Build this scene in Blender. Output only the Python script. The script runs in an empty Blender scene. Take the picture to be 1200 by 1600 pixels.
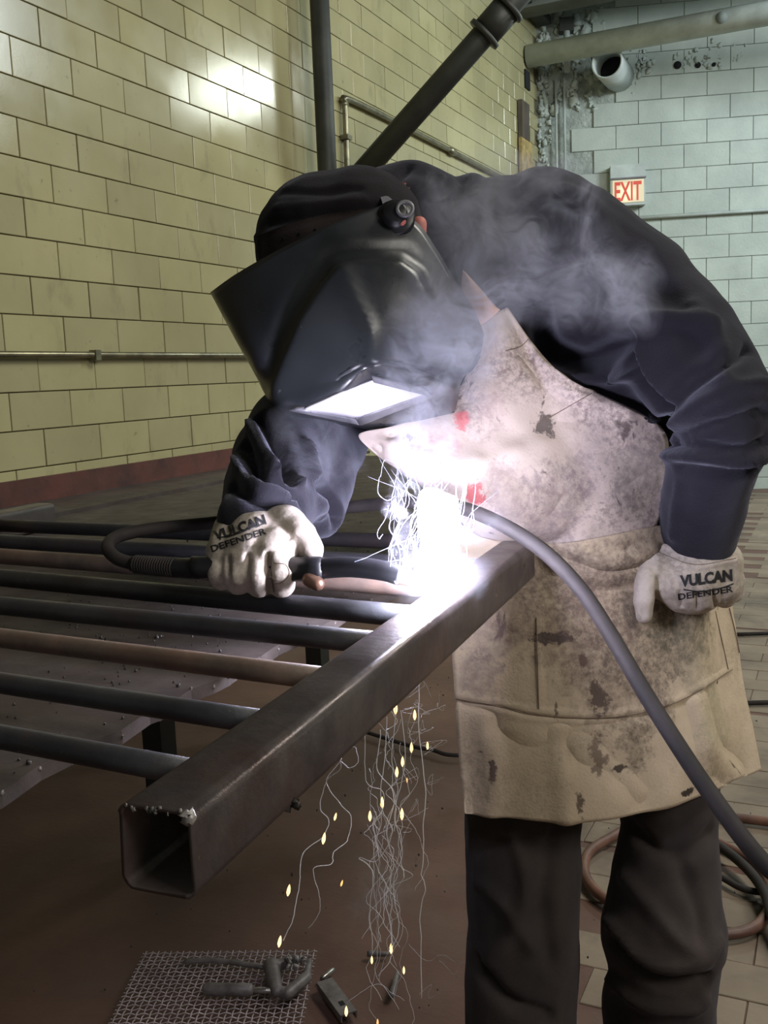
import bpy, math, random
import numpy as np
from mathutils import noise as mnoise
from mathutils import Vector, Matrix
from mathutils.bvhtree import BVHTree
random.seed(7); np.random.seed(7)
scn = bpy.context.scene
COL = scn.collection
PI = math.pi
# ------------------------------------------------------------------ camera
F, PIT, ROLL, YAW, CZ = 1532.6, .1385, -.0404, -.4441, 1.22
_cy, _sy, _cp, _sp, _cr, _sr = math.cos(YAW), math.sin(YAW), math.cos(PIT), math.sin(PIT), math.cos(ROLL), math.sin(ROLL)
FW = np.array([_sy*_cp, _cy*_cp, -_sp]); _ri = np.array([_cy, -_sy, 0.]); _up = np.cross(_ri, FW)
RI = _cr*_ri+_sr*_up; UP = -_sr*_ri+_cr*_up; CAM = np.array([0., 0., CZ])
cd = bpy.data.cameras.new('camera'); co = bpy.data.objects.new('camera', cd); COL.objects.link(co)
cd.sensor_fit = 'VERTICAL'; cd.sensor_height = 36.; cd.lens = 36.*F/1600; cd.clip_start = .02
co.matrix_world = Matrix(((RI[0], UP[0], -FW[0], 0), (RI[1], UP[1], -FW[1], 0), (RI[2], UP[2], -FW[2], CZ), (0, 0, 0, 1)))
scn.camera = co
def ray(x, y): return FW+RI*(x-600)/F-UP*(y-800)/F
def D(x, y, d): return CAM+ray(x, y)*d                       # point at depth d in front of the camera
def PL(x, y, ax, v):                                        # point on the plane axis=v
    r = ray(x, y); return CAM+r*((v-CAM[ax])/r[ax])
def proj(P):
    d = np.asarray(P, float)-CAM; z = d@FW
    return 600+F*(d@RI)/z, 800-F*(d@UP)/z, z
# ------------------------------------------------------------------ world, lights, exposure
scn.view_settings.view_transform = 'Standard'; scn.view_settings.look = 'None'
scn.view_settings.gamma = 1; scn.view_settings.exposure = 0.12; scn.view_settings.use_curve_mapping = False
w = bpy.data.worlds.new('world'); scn.world = w; w.use_nodes = True
w.node_tree.nodes['Background'].inputs[0].default_value = (.85, .92, 1, 1)
w.node_tree.nodes['Background'].inputs[1].default_value = .05
def light(name, kind, loc, energy, color, size=.1, size_y=None, target=None):
    l = bpy.data.lights.new(name, kind); l.energy = energy; l.color = color
    if kind == 'AREA':
        l.shape = 'RECTANGLE'; l.size = size; l.size_y = size_y or size
    else: l.shadow_soft_size = size
    o = bpy.data.objects.new(name, l); COL.objects.link(o); o.location = loc
    if target is not None:
        o.rotation_euler = (Vector(target)-Vector(loc)).to_track_quat('-Z', 'Y').to_euler()
    return o
ARC = np.array([-.392, .905, 1.03])
light('welding_arc_light', 'POINT', tuple(D(655, 915, .97)), 1.6, (.80, .82, 1.0), .006)
light('bay_and_fill_light', 'AREA', (-.42, 7.75, 3.78), 26, (.93, 1., .90), .55, .36, (-1.6, 5.6, 0))
light('bay_and_fill_light', 'AREA', (1.6, 3.2, 4.4), 94, (1., .97, .86), 1.4, 1.4, (-1.2, 4.2, .6))
light('bay_and_fill_light', 'AREA', (3.2, .1, 3.4), 75, (1., .95, .86), 1.4, 1.4, (-.3, 1.3, .9))  # unseen fill light, added to lift floor, jeans and apron from the front
light('bay_and_fill_light', 'AREA', (2.4, 7.2, 4.4), 190, (.86, .97, 1.), 1.2, 1.2, (-1.0, 9.6, 2.2))
# ------------------------------------------------------------------ materials
def rgb(r, g, b):                                            # 0-255 sRGB -> linear
    f = lambda c: c/12.92 if c <= .04045 else ((c+.055)/1.055)**2.4
    return (f(r/255), f(g/255), f(b/255), 1)
class NT:
    def __init__(s, name):
        s.m = bpy.data.materials.new(name); s.m.use_nodes = True; s.t = s.m.node_tree
        s.b = s.t.nodes['Principled BSDF']; s.out = s.t.nodes['Material Output']
        s.pos = s.n('ShaderNodeNewGeometry').outputs['Position']
    def n(s, k, **a):
        x = s.t.nodes.new(k)
        for i, v in a.items(): setattr(x, i, v)
        return x
    def l(s, a, b): s.t.links.new(a, b)
    def val(s, inp, v):
        if isinstance(v, bpy.types.NodeSocket): s.l(v, inp)
        else: inp.default_value = v
    def noise(s, scale, detail=3., rough=.55, vec=None, stretch=None, dist=0.):
        x = s.n('ShaderNodeTexNoise'); x.inputs['Scale'].default_value = scale
        x.inputs['Detail'].default_value = detail; x.inputs['Roughness'].default_value = rough
        x.inputs['Distortion'].default_value = dist
        v = vec or s.pos
        if stretch:
            mp = s.n('ShaderNodeVectorMath', operation='MULTIPLY'); s.l(v, mp.inputs[0]); mp.inputs[1].default_value = stretch; v = mp.outputs[0]
        s.l(v, x.inputs['Vector']); return x.outputs['Fac']
    def ramp(s, v, a, b, lo=0., hi=1.):
        x = s.n('ShaderNodeMapRange'); s.l(v, x.inputs[0])
        x.inputs[1].default_value = a; x.inputs[2].default_value = b; x.inputs[3].default_value = lo; x.inputs[4].default_value = hi
        return x.outputs[0]
    def mix(s, f, a, b, mode='MIX'):
        x = s.n('ShaderNodeMix', data_type='RGBA', blend_type=mode); s.val(x.inputs[0], f)
        s.val(x.inputs[6], a); s.val(x.inputs[7], b); return x.outputs[2]
    def math(s, op, a, b=0.):
        x = s.n('ShaderNodeMath', operation=op); s.val(x.inputs[0], a); s.val(x.inputs[1], b); return x.outputs[0]
    def bump(s, h, strength=.3, dist=.01, chain=None):
        x = s.n('ShaderNodeBump'); x.inputs['Strength'].default_value = strength; x.inputs['Distance'].default_value = dist
        s.l(h, x.inputs['Height'])
        if chain: s.l(chain, x.inputs['Normal'])
        s.l(x.outputs[0], s.b.inputs['Normal']); return x.outputs[0]
    def set(s, color=None, rough=.5, metal=0., spec=.5, **k):
        if color is not None: s.val(s.b.inputs['Base Color'], color)
        s.val(s.b.inputs['Roughness'], rough); s.b.inputs['Metallic'].default_value = metal
        s.b.inputs['Specular IOR Level'].default_value = spec
        for i, v in k.items(): s.b.inputs[i.replace('_', ' ')].default_value = v
        return s.m
def simple(name, c1, c2, scale=8., rough=.6, metal=0., bump=.2, bscale=60., bdist=.003, spec=.5, lo=.35, hi=.65, stretch=None, objrand=0.):
    t = NT(name); f = t.ramp(t.noise(scale, 5, .6, stretch=stretch), lo, hi)
    c = t.mix(f, c1, c2)
    if objrand:
        oi = t.n('ShaderNodeObjectInfo').outputs['Random']
        c = t.mix(1., c, t.mix(oi, (1-objrand,)*3+(1,), (1+objrand*.4,)*3+(1,)), 'MULTIPLY')
    if bump: t.bump(t.noise(bscale, 4, .6, stretch=stretch), bump, bdist)
    return t.set(c, rough, metal, spec)
def emitter(name, col, s):
    t = NT(name); e = t.n('ShaderNodeEmission'); e.inputs[0].default_value = col; e.inputs[1].default_value = s
    t.l(e.outputs[0], t.out.inputs[0]); return t.m
MT = {}
def tile_mat():
    t = NT('glazed_tile')
    f = t.ramp(t.noise(1.6, 5, .6), .35, .68)
    c = t.mix(f, rgb(176, 170, 132), rgb(160, 154, 118))
    oi = t.n('ShaderNodeObjectInfo').outputs['Random']
    c = t.mix(1., c, t.mix(oi, (.9, .9, .9, 1), (1.04, 1.04, 1.0, 1)), 'MULTIPLY')
    g = t.ramp(t.noise(7., 6, .7, stretch=(1, 1, .5)), .57, .74)
    c = t.mix(t.math('MULTIPLY', g, .38), c, rgb(110, 104, 82))
    g2 = t.ramp(t.noise(22., 4, .7), .66, .72)
    c = t.mix(t.math('MULTIPLY', g2, .4), c, rgb(84, 76, 60))
    b1 = t.bump(t.noise(6., 2, .5), .12, .003); t.bump(t.noise(150., 3, .6, stretch=(1, .5, 1)), .10, .0015, b1)
    return t.set(c, t.ramp(t.noise(5., 3), .3, .7, .13, .24), 0, .5)
MT['tile'] = tile_mat()
MT['grout'] = simple('grey_mortar', rgb(118, 110, 84), rgb(92, 85, 64), 12, .9, bscale=90)
MT['block'] = simple('painted_block', rgb(188, 198, 190), rgb(168, 178, 172), 2.2, .62, bump=.5, bscale=45, bdist=.006, objrand=.07)
MT['blockgap'] = simple('painted_mortar', rgb(176, 186, 180), rgb(142, 150, 145), 9, .8, bump=.8, bscale=25, bdist=.03)
MT['white'] = simple('white_paint', rgb(192, 202, 200), rgb(166, 174, 172), 5, .55, bscale=30)
MT['ceil'] = simple('ceiling_paint', rgb(120, 128, 124), rgb(96, 102, 98), 2, .8)
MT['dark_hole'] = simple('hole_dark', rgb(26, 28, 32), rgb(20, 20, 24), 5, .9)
MT['cast'] = simple('dark_cast_iron', rgb(66, 68, 64), rgb(50, 52, 50), 6, .55, .3, bscale=40, spec=.4)
MT['conduit'] = simple('galvanised_conduit', rgb(150, 146, 120), rgb(112, 108, 92), 14, .35, .7, bscale=50, bump=.05)
MT['board'] = simple('grey_board', rgb(96, 88, 76), rgb(74, 66, 58), 20, .8, stretch=(1, 1, .2))
MT['wood'] = simple('bare_wood', rgb(188, 168, 112), rgb(130, 108, 70), 16, .8)
def steel(name, a, b, rust, rough=.42, metal=.55, rlo=.5, rhi=.7):
    t = NT(name)
    c = t.mix(t.ramp(t.noise(14, 6, .65), .35, .65), a, b)
    c = t.mix(t.math('MULTIPLY', t.ramp(t.noise(6, 6, .7), rlo, rhi), .75), c, rust)
    g = t.ramp(t.noise(120, 3, .7), .68, .76)
    c = t.mix(t.math('MULTIPLY', g, .35), c, rgb(150, 145, 140))
    t.bump(t.noise(90, 5, .65), .22, .0025)
    return t.set(c, t.ramp(t.noise(25, 4), .3, .7, rough-.08, rough+.14), metal, .5)
MT['tube'] = steel('mill_scale_tube', rgb(112, 104, 102), rgb(86, 80, 80), rgb(104, 78, 70), .34, .5)
MT['pipe'] = steel('mill_scale_pipe', rgb(84, 84, 88), rgb(66, 66, 72), rgb(84, 72, 70), .42, .45)
MT['pipe2'] = steel('rusty_pipe', rgb(138, 116, 104), rgb(100, 90, 84), rgb(120, 86, 72), .5, .25)
MT['table'] = steel('worn_table_steel', rgb(92, 84, 80), rgb(66, 60, 58), rgb(72, 60, 56), .55, .25, .42, .62)
MT['rail'] = steel('red_oxide_steel', rgb(98, 64, 58), rgb(76, 56, 54), rgb(112, 70, 62), .5, .3, .4, .6)
MT['slag'] = simple('slag_grit', rgb(90, 86, 84), rgb(60, 56, 54), 80, .5, .4)
MT['bright'] = simple('bright_weld', rgb(176, 170, 164), rgb(110, 106, 106), 60, .45, .3)
def floor_mat(name, a, b, st, objr=0.):
    t = NT(name)
    c = t.mix(t.ramp(t.noise(3.2, 6, .65), .35, .68), a, b)
    c = t.mix(t.math('MULTIPLY', t.ramp(t.noise(1.3, 5, .7, dist=.6), .5, .66), .7), c, st)
    if objr:
        oi = t.n('ShaderNodeObjectInfo').outputs['Random']
        c = t.mix(1., c, t.mix(oi, (1-objr,)*3+(1,), (1.08,)*3+(1,)), 'MULTIPLY')
    t.bump(t.noise(50, 5, .7, stretch=(.5, 1, 1)), .4, .004)
    return t.set(c, .6, 0, .4)
MT['brick'] = floor_mat('floor_block', rgb(146, 132, 116), rgb(122, 108, 94), rgb(88, 80, 72), .10)
MT['floor'] = floor_mat('oily_floor', rgb(112, 86, 76), rgb(92, 68, 60), rgb(100, 86, 78))
MT['gap'] = simple('floor_joint', rgb(66, 58, 50), rgb(48, 42, 38), 9, .9)
def cloth(name, a, b, fz=.5, bs=420., rough=.92, spots=None):
    t = NT(name); c = t.mix(t.ramp(t.noise(9, 5, .6), .3, .7), a, b)
    if spots: c = t.mix(t.math('MULTIPLY', t.ramp(t.noise(38, 3, .6), .7, .74), .8), c, spots)
    b1 = t.bump(t.noise(14, 3, .5), .25, .01); t.bump(t.noise(bs, 3, .7), .5, .0016, b1)
    t.set(c, rough, 0, .15)
    t.b.inputs['Sheen Weight'].default_value = fz; t.b.inputs['Sheen Roughness'].default_value = .55
    t.b.inputs['Sheen Tint'].default_value = (.8, .82, 1, 1); return t.m
MT['hoodie'] = cloth('navy_fleece', rgb(36, 34, 41), rgb(27, 26, 32), .2, spots=rgb(18, 18, 24))
MT['jeans'] = cloth('charcoal_denim', rgb(70, 62, 58), rgb(50, 45, 44), .1, 600)
MT['cap'] = cloth('black_cap_cloth', rgb(34, 31, 32), rgb(24, 22, 24), .1, 500)
MT['band'] = cloth('brown_sweatband', rgb(62, 52, 50), rgb(44, 38, 38), .1, 300)
MT['skin'] = simple('skin', rgb(214, 132, 118), rgb(196, 104, 94), 20, .5)
def shell_mat():
    t = NT('helmet_plastic')
    c = t.mix(t.ramp(t.noise(6, 5), .4, .65), rgb(40, 42, 46), rgb(52, 55, 58))
    sc = t.ramp(t.noise(60, 3, .6, stretch=(1, .12, .5), dist=1.2), .72, .74)
    c = t.mix(t.math('MULTIPLY', sc, .5), c, rgb(130, 130, 136))
    t.bump(t.noise(180, 4, .6), .12, .0015)
    return t.set(c, t.ramp(t.noise(18, 5, .6), .35, .7, .26, .44), 0, .5)
MT['shell'] = shell_mat()
MT['plastic'] = simple('black_plastic', rgb(34, 34, 38), rgb(24, 24, 28), 20, .4, bump=.05)
MT['greyp'] = simple('grey_plastic', rgb(128, 126, 132), rgb(96, 96, 104), 30, .4, bump=.05)
MT['rubber'] = simple('cable_rubber', rgb(54, 48, 48), rgb(40, 36, 36), 22, .75, bump=.15, bscale=150)
MT['hoseb'] = simple('brown_hose', rgb(124, 88, 74), rgb(88, 62, 54), 12, .5, bump=.1)
MT['metal'] = simple('bright_metal', rgb(190, 186, 180), rgb(140, 136, 132), 30, .3, .8, bump=.05)
MT['copper'] = simple('hot_copper', rgb(150, 116, 98), rgb(116, 84, 70), 30, .35, .6)
MT['dirtym'] = simple('grimy_tool_steel', rgb(132, 126, 124), rgb(92, 86, 84), 30, .5, .2)
MT['wire'] = simple('grey_wire', rgb(200, 188, 186), rgb(160, 148, 148), 30, .45, .2, bump=0)
MT['ink'] = simple('black_ink', rgb(24, 24, 28), rgb(32, 32, 36), 20, .7, bump=0)
MT['thread'] = simple('stitch_thread', rgb(128, 108, 94), rgb(104, 88, 78), 50, .9, bump=0)
def leather(name, a, b, dirt, amount, marks=(), spk=.63):
    t = NT(name)
    c = t.mix(t.ramp(t.noise(5, 5, .6), .35, .65), a, b)
    d1 = t.ramp(t.noise(3.2, 7, .72, dist=.5), .46, .62)
    sp = t.ramp(t.noise(120, 4, .75), .42, .60)
    dm = t.math('MULTIPLY', d1, sp)
    c = t.mix(t.math('MULTIPLY', dm, amount), c, dirt)
    s2 = t.ramp(t.noise(28, 4, .6, stretch=(1, 1, .55), dist=.8), spk, spk+.04)
    c = t.mix(t.math('MULTIPLY', s2, .75), c, rgb(70, 56, 56))
    for (p, r, col, k, st) in marks:                          # stains with a place of their own
        sub = t.n('ShaderNodeVectorMath', operation='SUBTRACT'); t.l(t.pos, sub.inputs[0]); sub.inputs[1].default_value = tuple(p)
        mu = t.n('ShaderNodeVectorMath', operation='MULTIPLY'); t.l(sub.outputs[0], mu.inputs[0]); mu.inputs[1].default_value = st
        ln = t.n('ShaderNodeVectorMath', operation='LENGTH'); t.l(mu.outputs[0], ln.inputs[0])
        nn = t.math('MULTIPLY', t.math('SUBTRACT', t.noise(min(60, .9/r), 5, .75), .5), r*4.5)
        f = t.ramp(t.math('ADD', ln.outputs['Value'], nn), r*1.15, r*.75)
        if r > .018: f = t.math('MULTIPLY', f, t.ramp(t.noise(95, 5, .75), .34, .62, .15, 1))
        c = t.mix(t.math('MULTIPLY', f, k), c, col)
    b1 = t.bump(t.noise(26, 4, .6), .22, .006); v = t.n('ShaderNodeTexVoronoi'); v.inputs['Scale'].default_value = 260
    t.l(t.pos, v.inputs['Vector']); t.bump(v.outputs[0], .18, .0015, b1)
    return t.set(c, .62, 0, .35)
S1 = (1, 1, 1)
MT['strap'] = leather('clean_strap_leather', rgb(220, 180, 160), rgb(206, 166, 146), rgb(150, 120, 110), .2, (), .8)
MT['glove'] = leather('glove_leather', rgb(206, 196, 186), rgb(184, 172, 160), rgb(112, 104, 92), .55, (), .72)
# ------------------------------------------------------------------ mesh helpers
WL = {}                                                       # world location of every object made
def link(o, parent, c):
    COL.objects.link(o)
    if parent is not None:
        o.parent = parent; o.location = Vector(c)-Vector(WL[parent.name])
    else: o.location = c
    WL[o.name] = tuple(c); return o
def obj(name, V, Fc, mat, parent=None, smooth=True, origin=None, kind=None, label=None, cat=None, group=None):
    V = np.asarray(V, float).reshape(-1, 3); c = np.array(origin if origin is not None else (V.min(0)+V.max(0))/2)
    me = bpy.data.meshes.new(name); me.from_pydata((V-c).tolist(), [], [tuple(int(i) for i in f) for f in Fc]); me.update()
    for m in (mat if isinstance(mat, (list, tuple)) else [mat]): me.materials.append(m)
    if smooth: me.polygons.foreach_set('use_smooth', [True]*len(me.polygons))
    o = bpy.data.objects.new(name, me); link(o, parent, c); tag(o, label, cat, group, kind); return o
def tag(o, label=None, cat=None, group=None, kind=None):
    if label: o['label'] = label
    if cat: o['category'] = cat
    if group: o['group'] = group
    if kind: o['kind'] = kind
    return o
def thing(name, loc, label, cat, group=None, kind=None):
    o = bpy.data.objects.new(name, None); o.empty_display_size = .05; link(o, None, loc); return tag(o, label, cat, group, kind)
def copyobj(src, c, parent=None, rot=None):
    o = src.copy(); COL.objects.link(o); o.parent = None
    if parent is not None: o.parent = parent; o.location = Vector(c)-Vector(WL[parent.name])
    else: o.location = c
    if rot is not None: o.rotation_euler = rot
    WL[o.name] = tuple(c); return o
class B:                                                      # geometry collector
    def __init__(s): s.V = []; s.F = []; s.n = 0
    def add(s, V, Fc):
        V = np.asarray(V, float); s.V.append(V); s.F += [tuple(i+s.n for i in f) for f in Fc]; s.n += len(V); return s
    def get(s): return np.concatenate(s.V), s.F
def cat_rom(P, k=6):
    P = np.asarray(P, float)
    if len(P) < 3 or k < 2:
        return P if k < 2 else np.concatenate([P[:1]+(P[1:2]-P[:1])*np.linspace(0, 1, k+1)[:, None]]) if len(P) == 2 else P
    Q = np.vstack([2*P[0]-P[1], P, 2*P[-1]-P[-2]]); out = []
    for i in range(1, len(Q)-2):
        for t in np.arange(k)/k:
            a, b, c, d = Q[i-1], Q[i], Q[i+1], Q[i+2]
            out.append(.5*((2*b)+(c-a)*t+(2*a-5*b+4*c-d)*t*t+(3*b-a-3*c+d)*t**3))
    out.append(P[-1]); return np.array(out)
def tube(P, r, n=10, cap=True, closed=False, flat=1.):
    P = np.asarray(P, float); m = len(P); r = np.broadcast_to(r, (m,))
    T = np.gradient(P, axis=0) if not closed else np.roll(P, -1, 0)-np.roll(P, 1, 0)
    T /= np.linalg.norm(T, axis=1)[:, None]+1e-12
    a = np.array([0, 0, 1.]) if abs(T[0][2]) < .9 else np.array([1., 0, 0])
    N = np.cross(T[0], a); N /= np.linalg.norm(N); V = []; A = np.arange(n)*2*PI/n
    for i in range(m):
        N = N-T[i]*(N@T[i]); N /= np.linalg.norm(N); Bn = np.cross(T[i], N)
        V.append(P[i]+r[i]*(np.cos(A)[:, None]*N+flat*np.sin(A)[:, None]*Bn))
    V = np.concatenate(V); Fc = []
    for i in range(m if closed else m-1):
        j = (i+1) % m
        for k in range(n): Fc.append((i*n+k, i*n+(k+1) % n, j*n+(k+1) % n, j*n+k))
    if cap and not closed: Fc += [tuple(range(n))[::-1], tuple(range((m-1)*n, m*n))]
    return V, Fc
def capsule(p0, p1, r0, r1, n=14, k=5):
    p0 = np.asarray(p0, float); p1 = np.asarray(p1, float); d = p1-p0; L = np.linalg.norm(d)+1e-9; d /= L
    P = []; R = []
    for i in range(1, k+1): a = PI/2*i/k; P.append(p0-d*r0*math.cos(a)); R.append(r0*math.sin(a))
    for i in range(k): a = PI/2*i/k; P.append(p1+d*r1*math.sin(a)); R.append(r1*math.cos(a))
    return tube(P, R, n)
def box(c, s, R=None):
    c = np.array(c, float); h = np.array(s, float)/2
    V = np.array([(x, y, z) for x in (-1, 1) for y in (-1, 1) for z in (-1, 1)], float)*h
    if R is not None: V = V@np.array(R).T
    return V+c, [(0, 1, 3, 2), (4, 6, 7, 5), (0, 4, 5, 1), (2, 3, 7, 6), (0, 2, 6, 4), (1, 5, 7, 3)]
def bevbox(s, b=.002):                                        # box with chamfered front (+x) rim, centred
    hx, hy, hz = np.array(s)/2
    V = []
    for x, i in ((-hx, 0), (hx-b, 0), (hx, b)):
        V += [(x, -hy+i, -hz+i), (x, hy-i, -hz+i), (x, hy-i, hz-i), (x, -hy+i, hz-i)]
    Fc = [(8, 9, 10, 11)]
    for L in (0, 4):
        for k in range(4): Fc.append((L+k, L+(k+1) % 4, L+4+(k+1) % 4, L+4+k))
    Fc.append((3, 2, 1, 0)); return np.array(V), Fc
def rotz(a): return np.array([[math.cos(a), -math.sin(a), 0], [math.sin(a), math.cos(a), 0], [0, 0, 1.]])
def remesh(V, Fc, vox, smooth=4):
    me = bpy.data.meshes.new('tmp'); me.from_pydata(np.asarray(V).tolist(), [], Fc)
    o = bpy.data.objects.new('tmp', me); COL.objects.link(o)
    m = o.modifiers.new('r', 'REMESH'); m.mode = 'VOXEL'; m.voxel_size = vox
    if smooth:
        q = o.modifiers.new('s', 'SMOOTH'); q.iterations = smooth; q.factor = .5
    dg = bpy.context.evaluated_depsgraph_get(); e = o.evaluated_get(dg).to_mesh()
    v = np.empty(len(e.vertices)*3); e.vertices.foreach_get('co', v)
    f = [tuple(p.vertices) for p in e.polygons]
    o.evaluated_get(dg).to_mesh_clear(); bpy.data.objects.remove(o); bpy.data.meshes.remove(me)
    return v.reshape(-1, 3), f
def vnormals(V, Fc):
    N = np.zeros_like(V); A = np.array([f[:3] if len(f) == 3 else f[:4] for f in Fc if len(f) == 4] or [f[:3] for f in Fc])
    c = np.cross(V[A[:, 2]]-V[A[:, 0]], V[A[:, -1]]-V[A[:, 1]]) if A.shape[1] == 4 else np.cross(V[A[:, 1]]-V[A[:, 0]], V[A[:, 2]]-V[A[:, 0]])
    for k in range(A.shape[1]): np.add.at(N, A[:, k], c)
    return N/(np.linalg.norm(N, axis=1)[:, None]+1e-12)
def bvh(V, Fc): return BVHTree.FromPolygons([Vector(v) for v in V], Fc)
def hit(t, x, y):
    r = ray(x, y); r = r/np.linalg.norm(r); h = t.ray_cast(Vector(CAM), Vector(r))
    return None if h[0] is None else np.array(h[0])
def drape(t, pts, lift=.0, k=5):                              # a drawn line laid on a surface
    out = []
    for x, y in cat_rom(pts, k):
        h = hit(t, x, y)
        if h is not None: out.append(h-ray(x, y)*lift)
    return np.array(out)
def crease(V, Fc, strokes, passes=1):                         # strokes: (pts, width m, amount m)
    t = bvh(V, Fc); V = V.copy(); N = vnormals(V, Fc)
    for pts, wd, am in strokes:
        L = drape(t, pts, 0, 6)
        if len(L) < 2: continue
        m = np.where(((V > L.min(0)-3*wd) & (V < L.max(0)+3*wd)).all(1))[0]
        if not len(m): continue
        a, b = L[:-1], L[1:]; ab = b-a; best = np.full(len(m), 9.)
        for i in range(len(a)):
            u = np.clip(((V[m]-a[i])@ab[i])/(ab[i]@ab[i]+1e-12), 0, 1)
            best = np.minimum(best, np.linalg.norm(V[m]-a[i]-u[:, None]*ab[i], axis=1))
        V[m] += N[m]*(am*np.exp(-(best/wd)**2))[:, None]
    return V
def pnoise(V, s, seed=0):
    from mathutils import noise
    return np.array([noise.noise(Vector((v[0]*s+seed, v[1]*s, v[2]*s))) for v in V])
def grid(C, nu, nv):                                          # control grid -> dense catmull surface
    C = np.asarray(C, float); R = np.array([cat_rom(r, nu) for r in C]); R = np.array([cat_rom(R[:, j], nv) for j in range(R.shape[1])]).transpose(1, 0, 2); return R
def gridfaces(m, n): return [(i*n+j, i*n+j+1, (i+1)*n+j+1, (i+1)*n+j) for i in range(m-1) for j in range(n-1)]
def sheet(G, th):                                             # thick sheet from a grid, closed
    m, n = G.shape[:2]; V = G.reshape(-1, 3); Fc = gridfaces(m, n); N = vnormals(V, Fc)
    if np.sum(N.mean(0)*(CAM-V.mean(0))) < 0: N = -N; Fc = [f[::-1] for f in Fc]
    W = V-N*th; k = len(V); F2 = list(Fc)+[tuple(i+k for i in f[::-1]) for f in Fc]
    e = [j for j in range(n)]+[i*n+n-1 for i in range(1, m)]+[(m-1)*n+j for j in range(n-2, -1, -1)]+[i*n for i in range(m-2, 0, -1)]
    for a, b in zip(e, e[1:]+e[:1]): F2.append((a, b, b+k, a+k))
    return np.concatenate([V, W]), F2
# ================================================================== SETTING
fl = obj('floor', *box((0, 5.5, -.03), (8, 14, .04)), MT['floor'], smooth=False, kind='structure')
# --- floor blocks, right of the bench
FB = []
_b0, _b1 = PL(745, 1600, 2, 0), PL(715, 1290, 2, 0)
def XB(y): return _b0[0]+(_b1[0]-_b0[0])*(y-_b0[1])/(_b1[1]-_b0[1])
bx, by = .30, .125
for j in range(66):
    for i in range(-12, 9):
        x = (i+.5*(j % 2))*bx; y = 1.30+j*by+.03*(j//9)
        if x < XB(y)+.21 or x > 1.2: continue
        px, py, z = proj((x, y, 0))
        if z < .3 or px > 1200+.16*F/z or px < 640 or py > 1720 or (px < 1090 and py < 1190) or (px < 1165 and py < 900): continue
        FB.append((z, x, y))
FB.sort()
bm0 = bevbox((.02, by-.003, bx-.003), .0015)
rot = np.array([[0, 0, 1.], [0, 1, 0], [-1, 0, 0]]).T       # front (+x) up
bV = np.stack([bm0[0][:, 2], bm0[0][:, 1], bm0[0][:, 0]], 1); bF = [f[::-1] for f in bm0[1]]
src = None; rest = B()
for k, (z, x, y) in enumerate(FB):
    c = (x, y, -.0165+random.uniform(-.001, .001))
    if k < 300:
        if src is None: src = obj('floor_block', bV+np.array(c), bF, MT['brick'], fl, False, origin=c)
        else: copyobj(src, c, fl, (random.uniform(-.004, .004), random.uniform(-.004, .004), random.uniform(-.008, .008)))
    else: rest.add(bV+np.array(c), bF)
if rest.n: obj('distant_floor_blocks', *rest.get(), MT['brick'], fl, False, kind='stuff')
# --- left wall, glazed tiles
XW = -2.71; TW, TH = .3048, .1395; TY0, TZ0 = 2.785, CZ-.009
wl = obj('wall_left', *box((XW-.11, 4.4, 2.4), (.18, 10.2, 5.0)), MT['grout'], smooth=False, kind='structure')
tiles = []
for v in range(-9, 30):
    for u in range(-14, 24):
        y = TY0+(u+.5+.5*(v % 2))*TW; z = TZ0+(v+.5)*TH
        if y < -.5 or y > 9.38 or z > 4.75: continue
        px, py, dz = proj((XW, y, z))
        vis = dz > .5 and -60 < px < 850 and -50 < py < 790 and not (430 < px and py > 290+(0 if px < 700 else -10) and (px > 560 or py < 600)) and not (px > 700 and py > 270)
        if dz < .5 or px < -260 or py < -260 or py > 900: continue
        tiles.append((not vis, dz, y, z))
tiles.sort()
tv, tf = bevbox((.014, TW-.0045, TH-.004), .0018)
src = None; rest = B(); nt = 0
for hid, dz, y, z in tiles:
    c = (XW-.016+random.uniform(-.0008, .0008), y, z); wy = min(TW, 2*(9.40-y)) if y+TW/2 > 9.4 else TW
    if not hid and nt < 300:
        nt += 1
        if src is None: src = obj('wall_tile', tv+np.array(c), tf, MT['tile'], wl, False, origin=c)
        else: copyobj(src, c, wl, (0, random.uniform(-.007, .007), random.uniform(-.011, .011)))
    else: rest.add(tv*np.array([1, wy/TW, 1])+np.array(c), tf)
obj('further_wall_tiles', *rest.get(), MT['tile'], wl, False, kind='stuff')
print('tiles', nt, rest.n//12, 'floor', len(FB))
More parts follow.
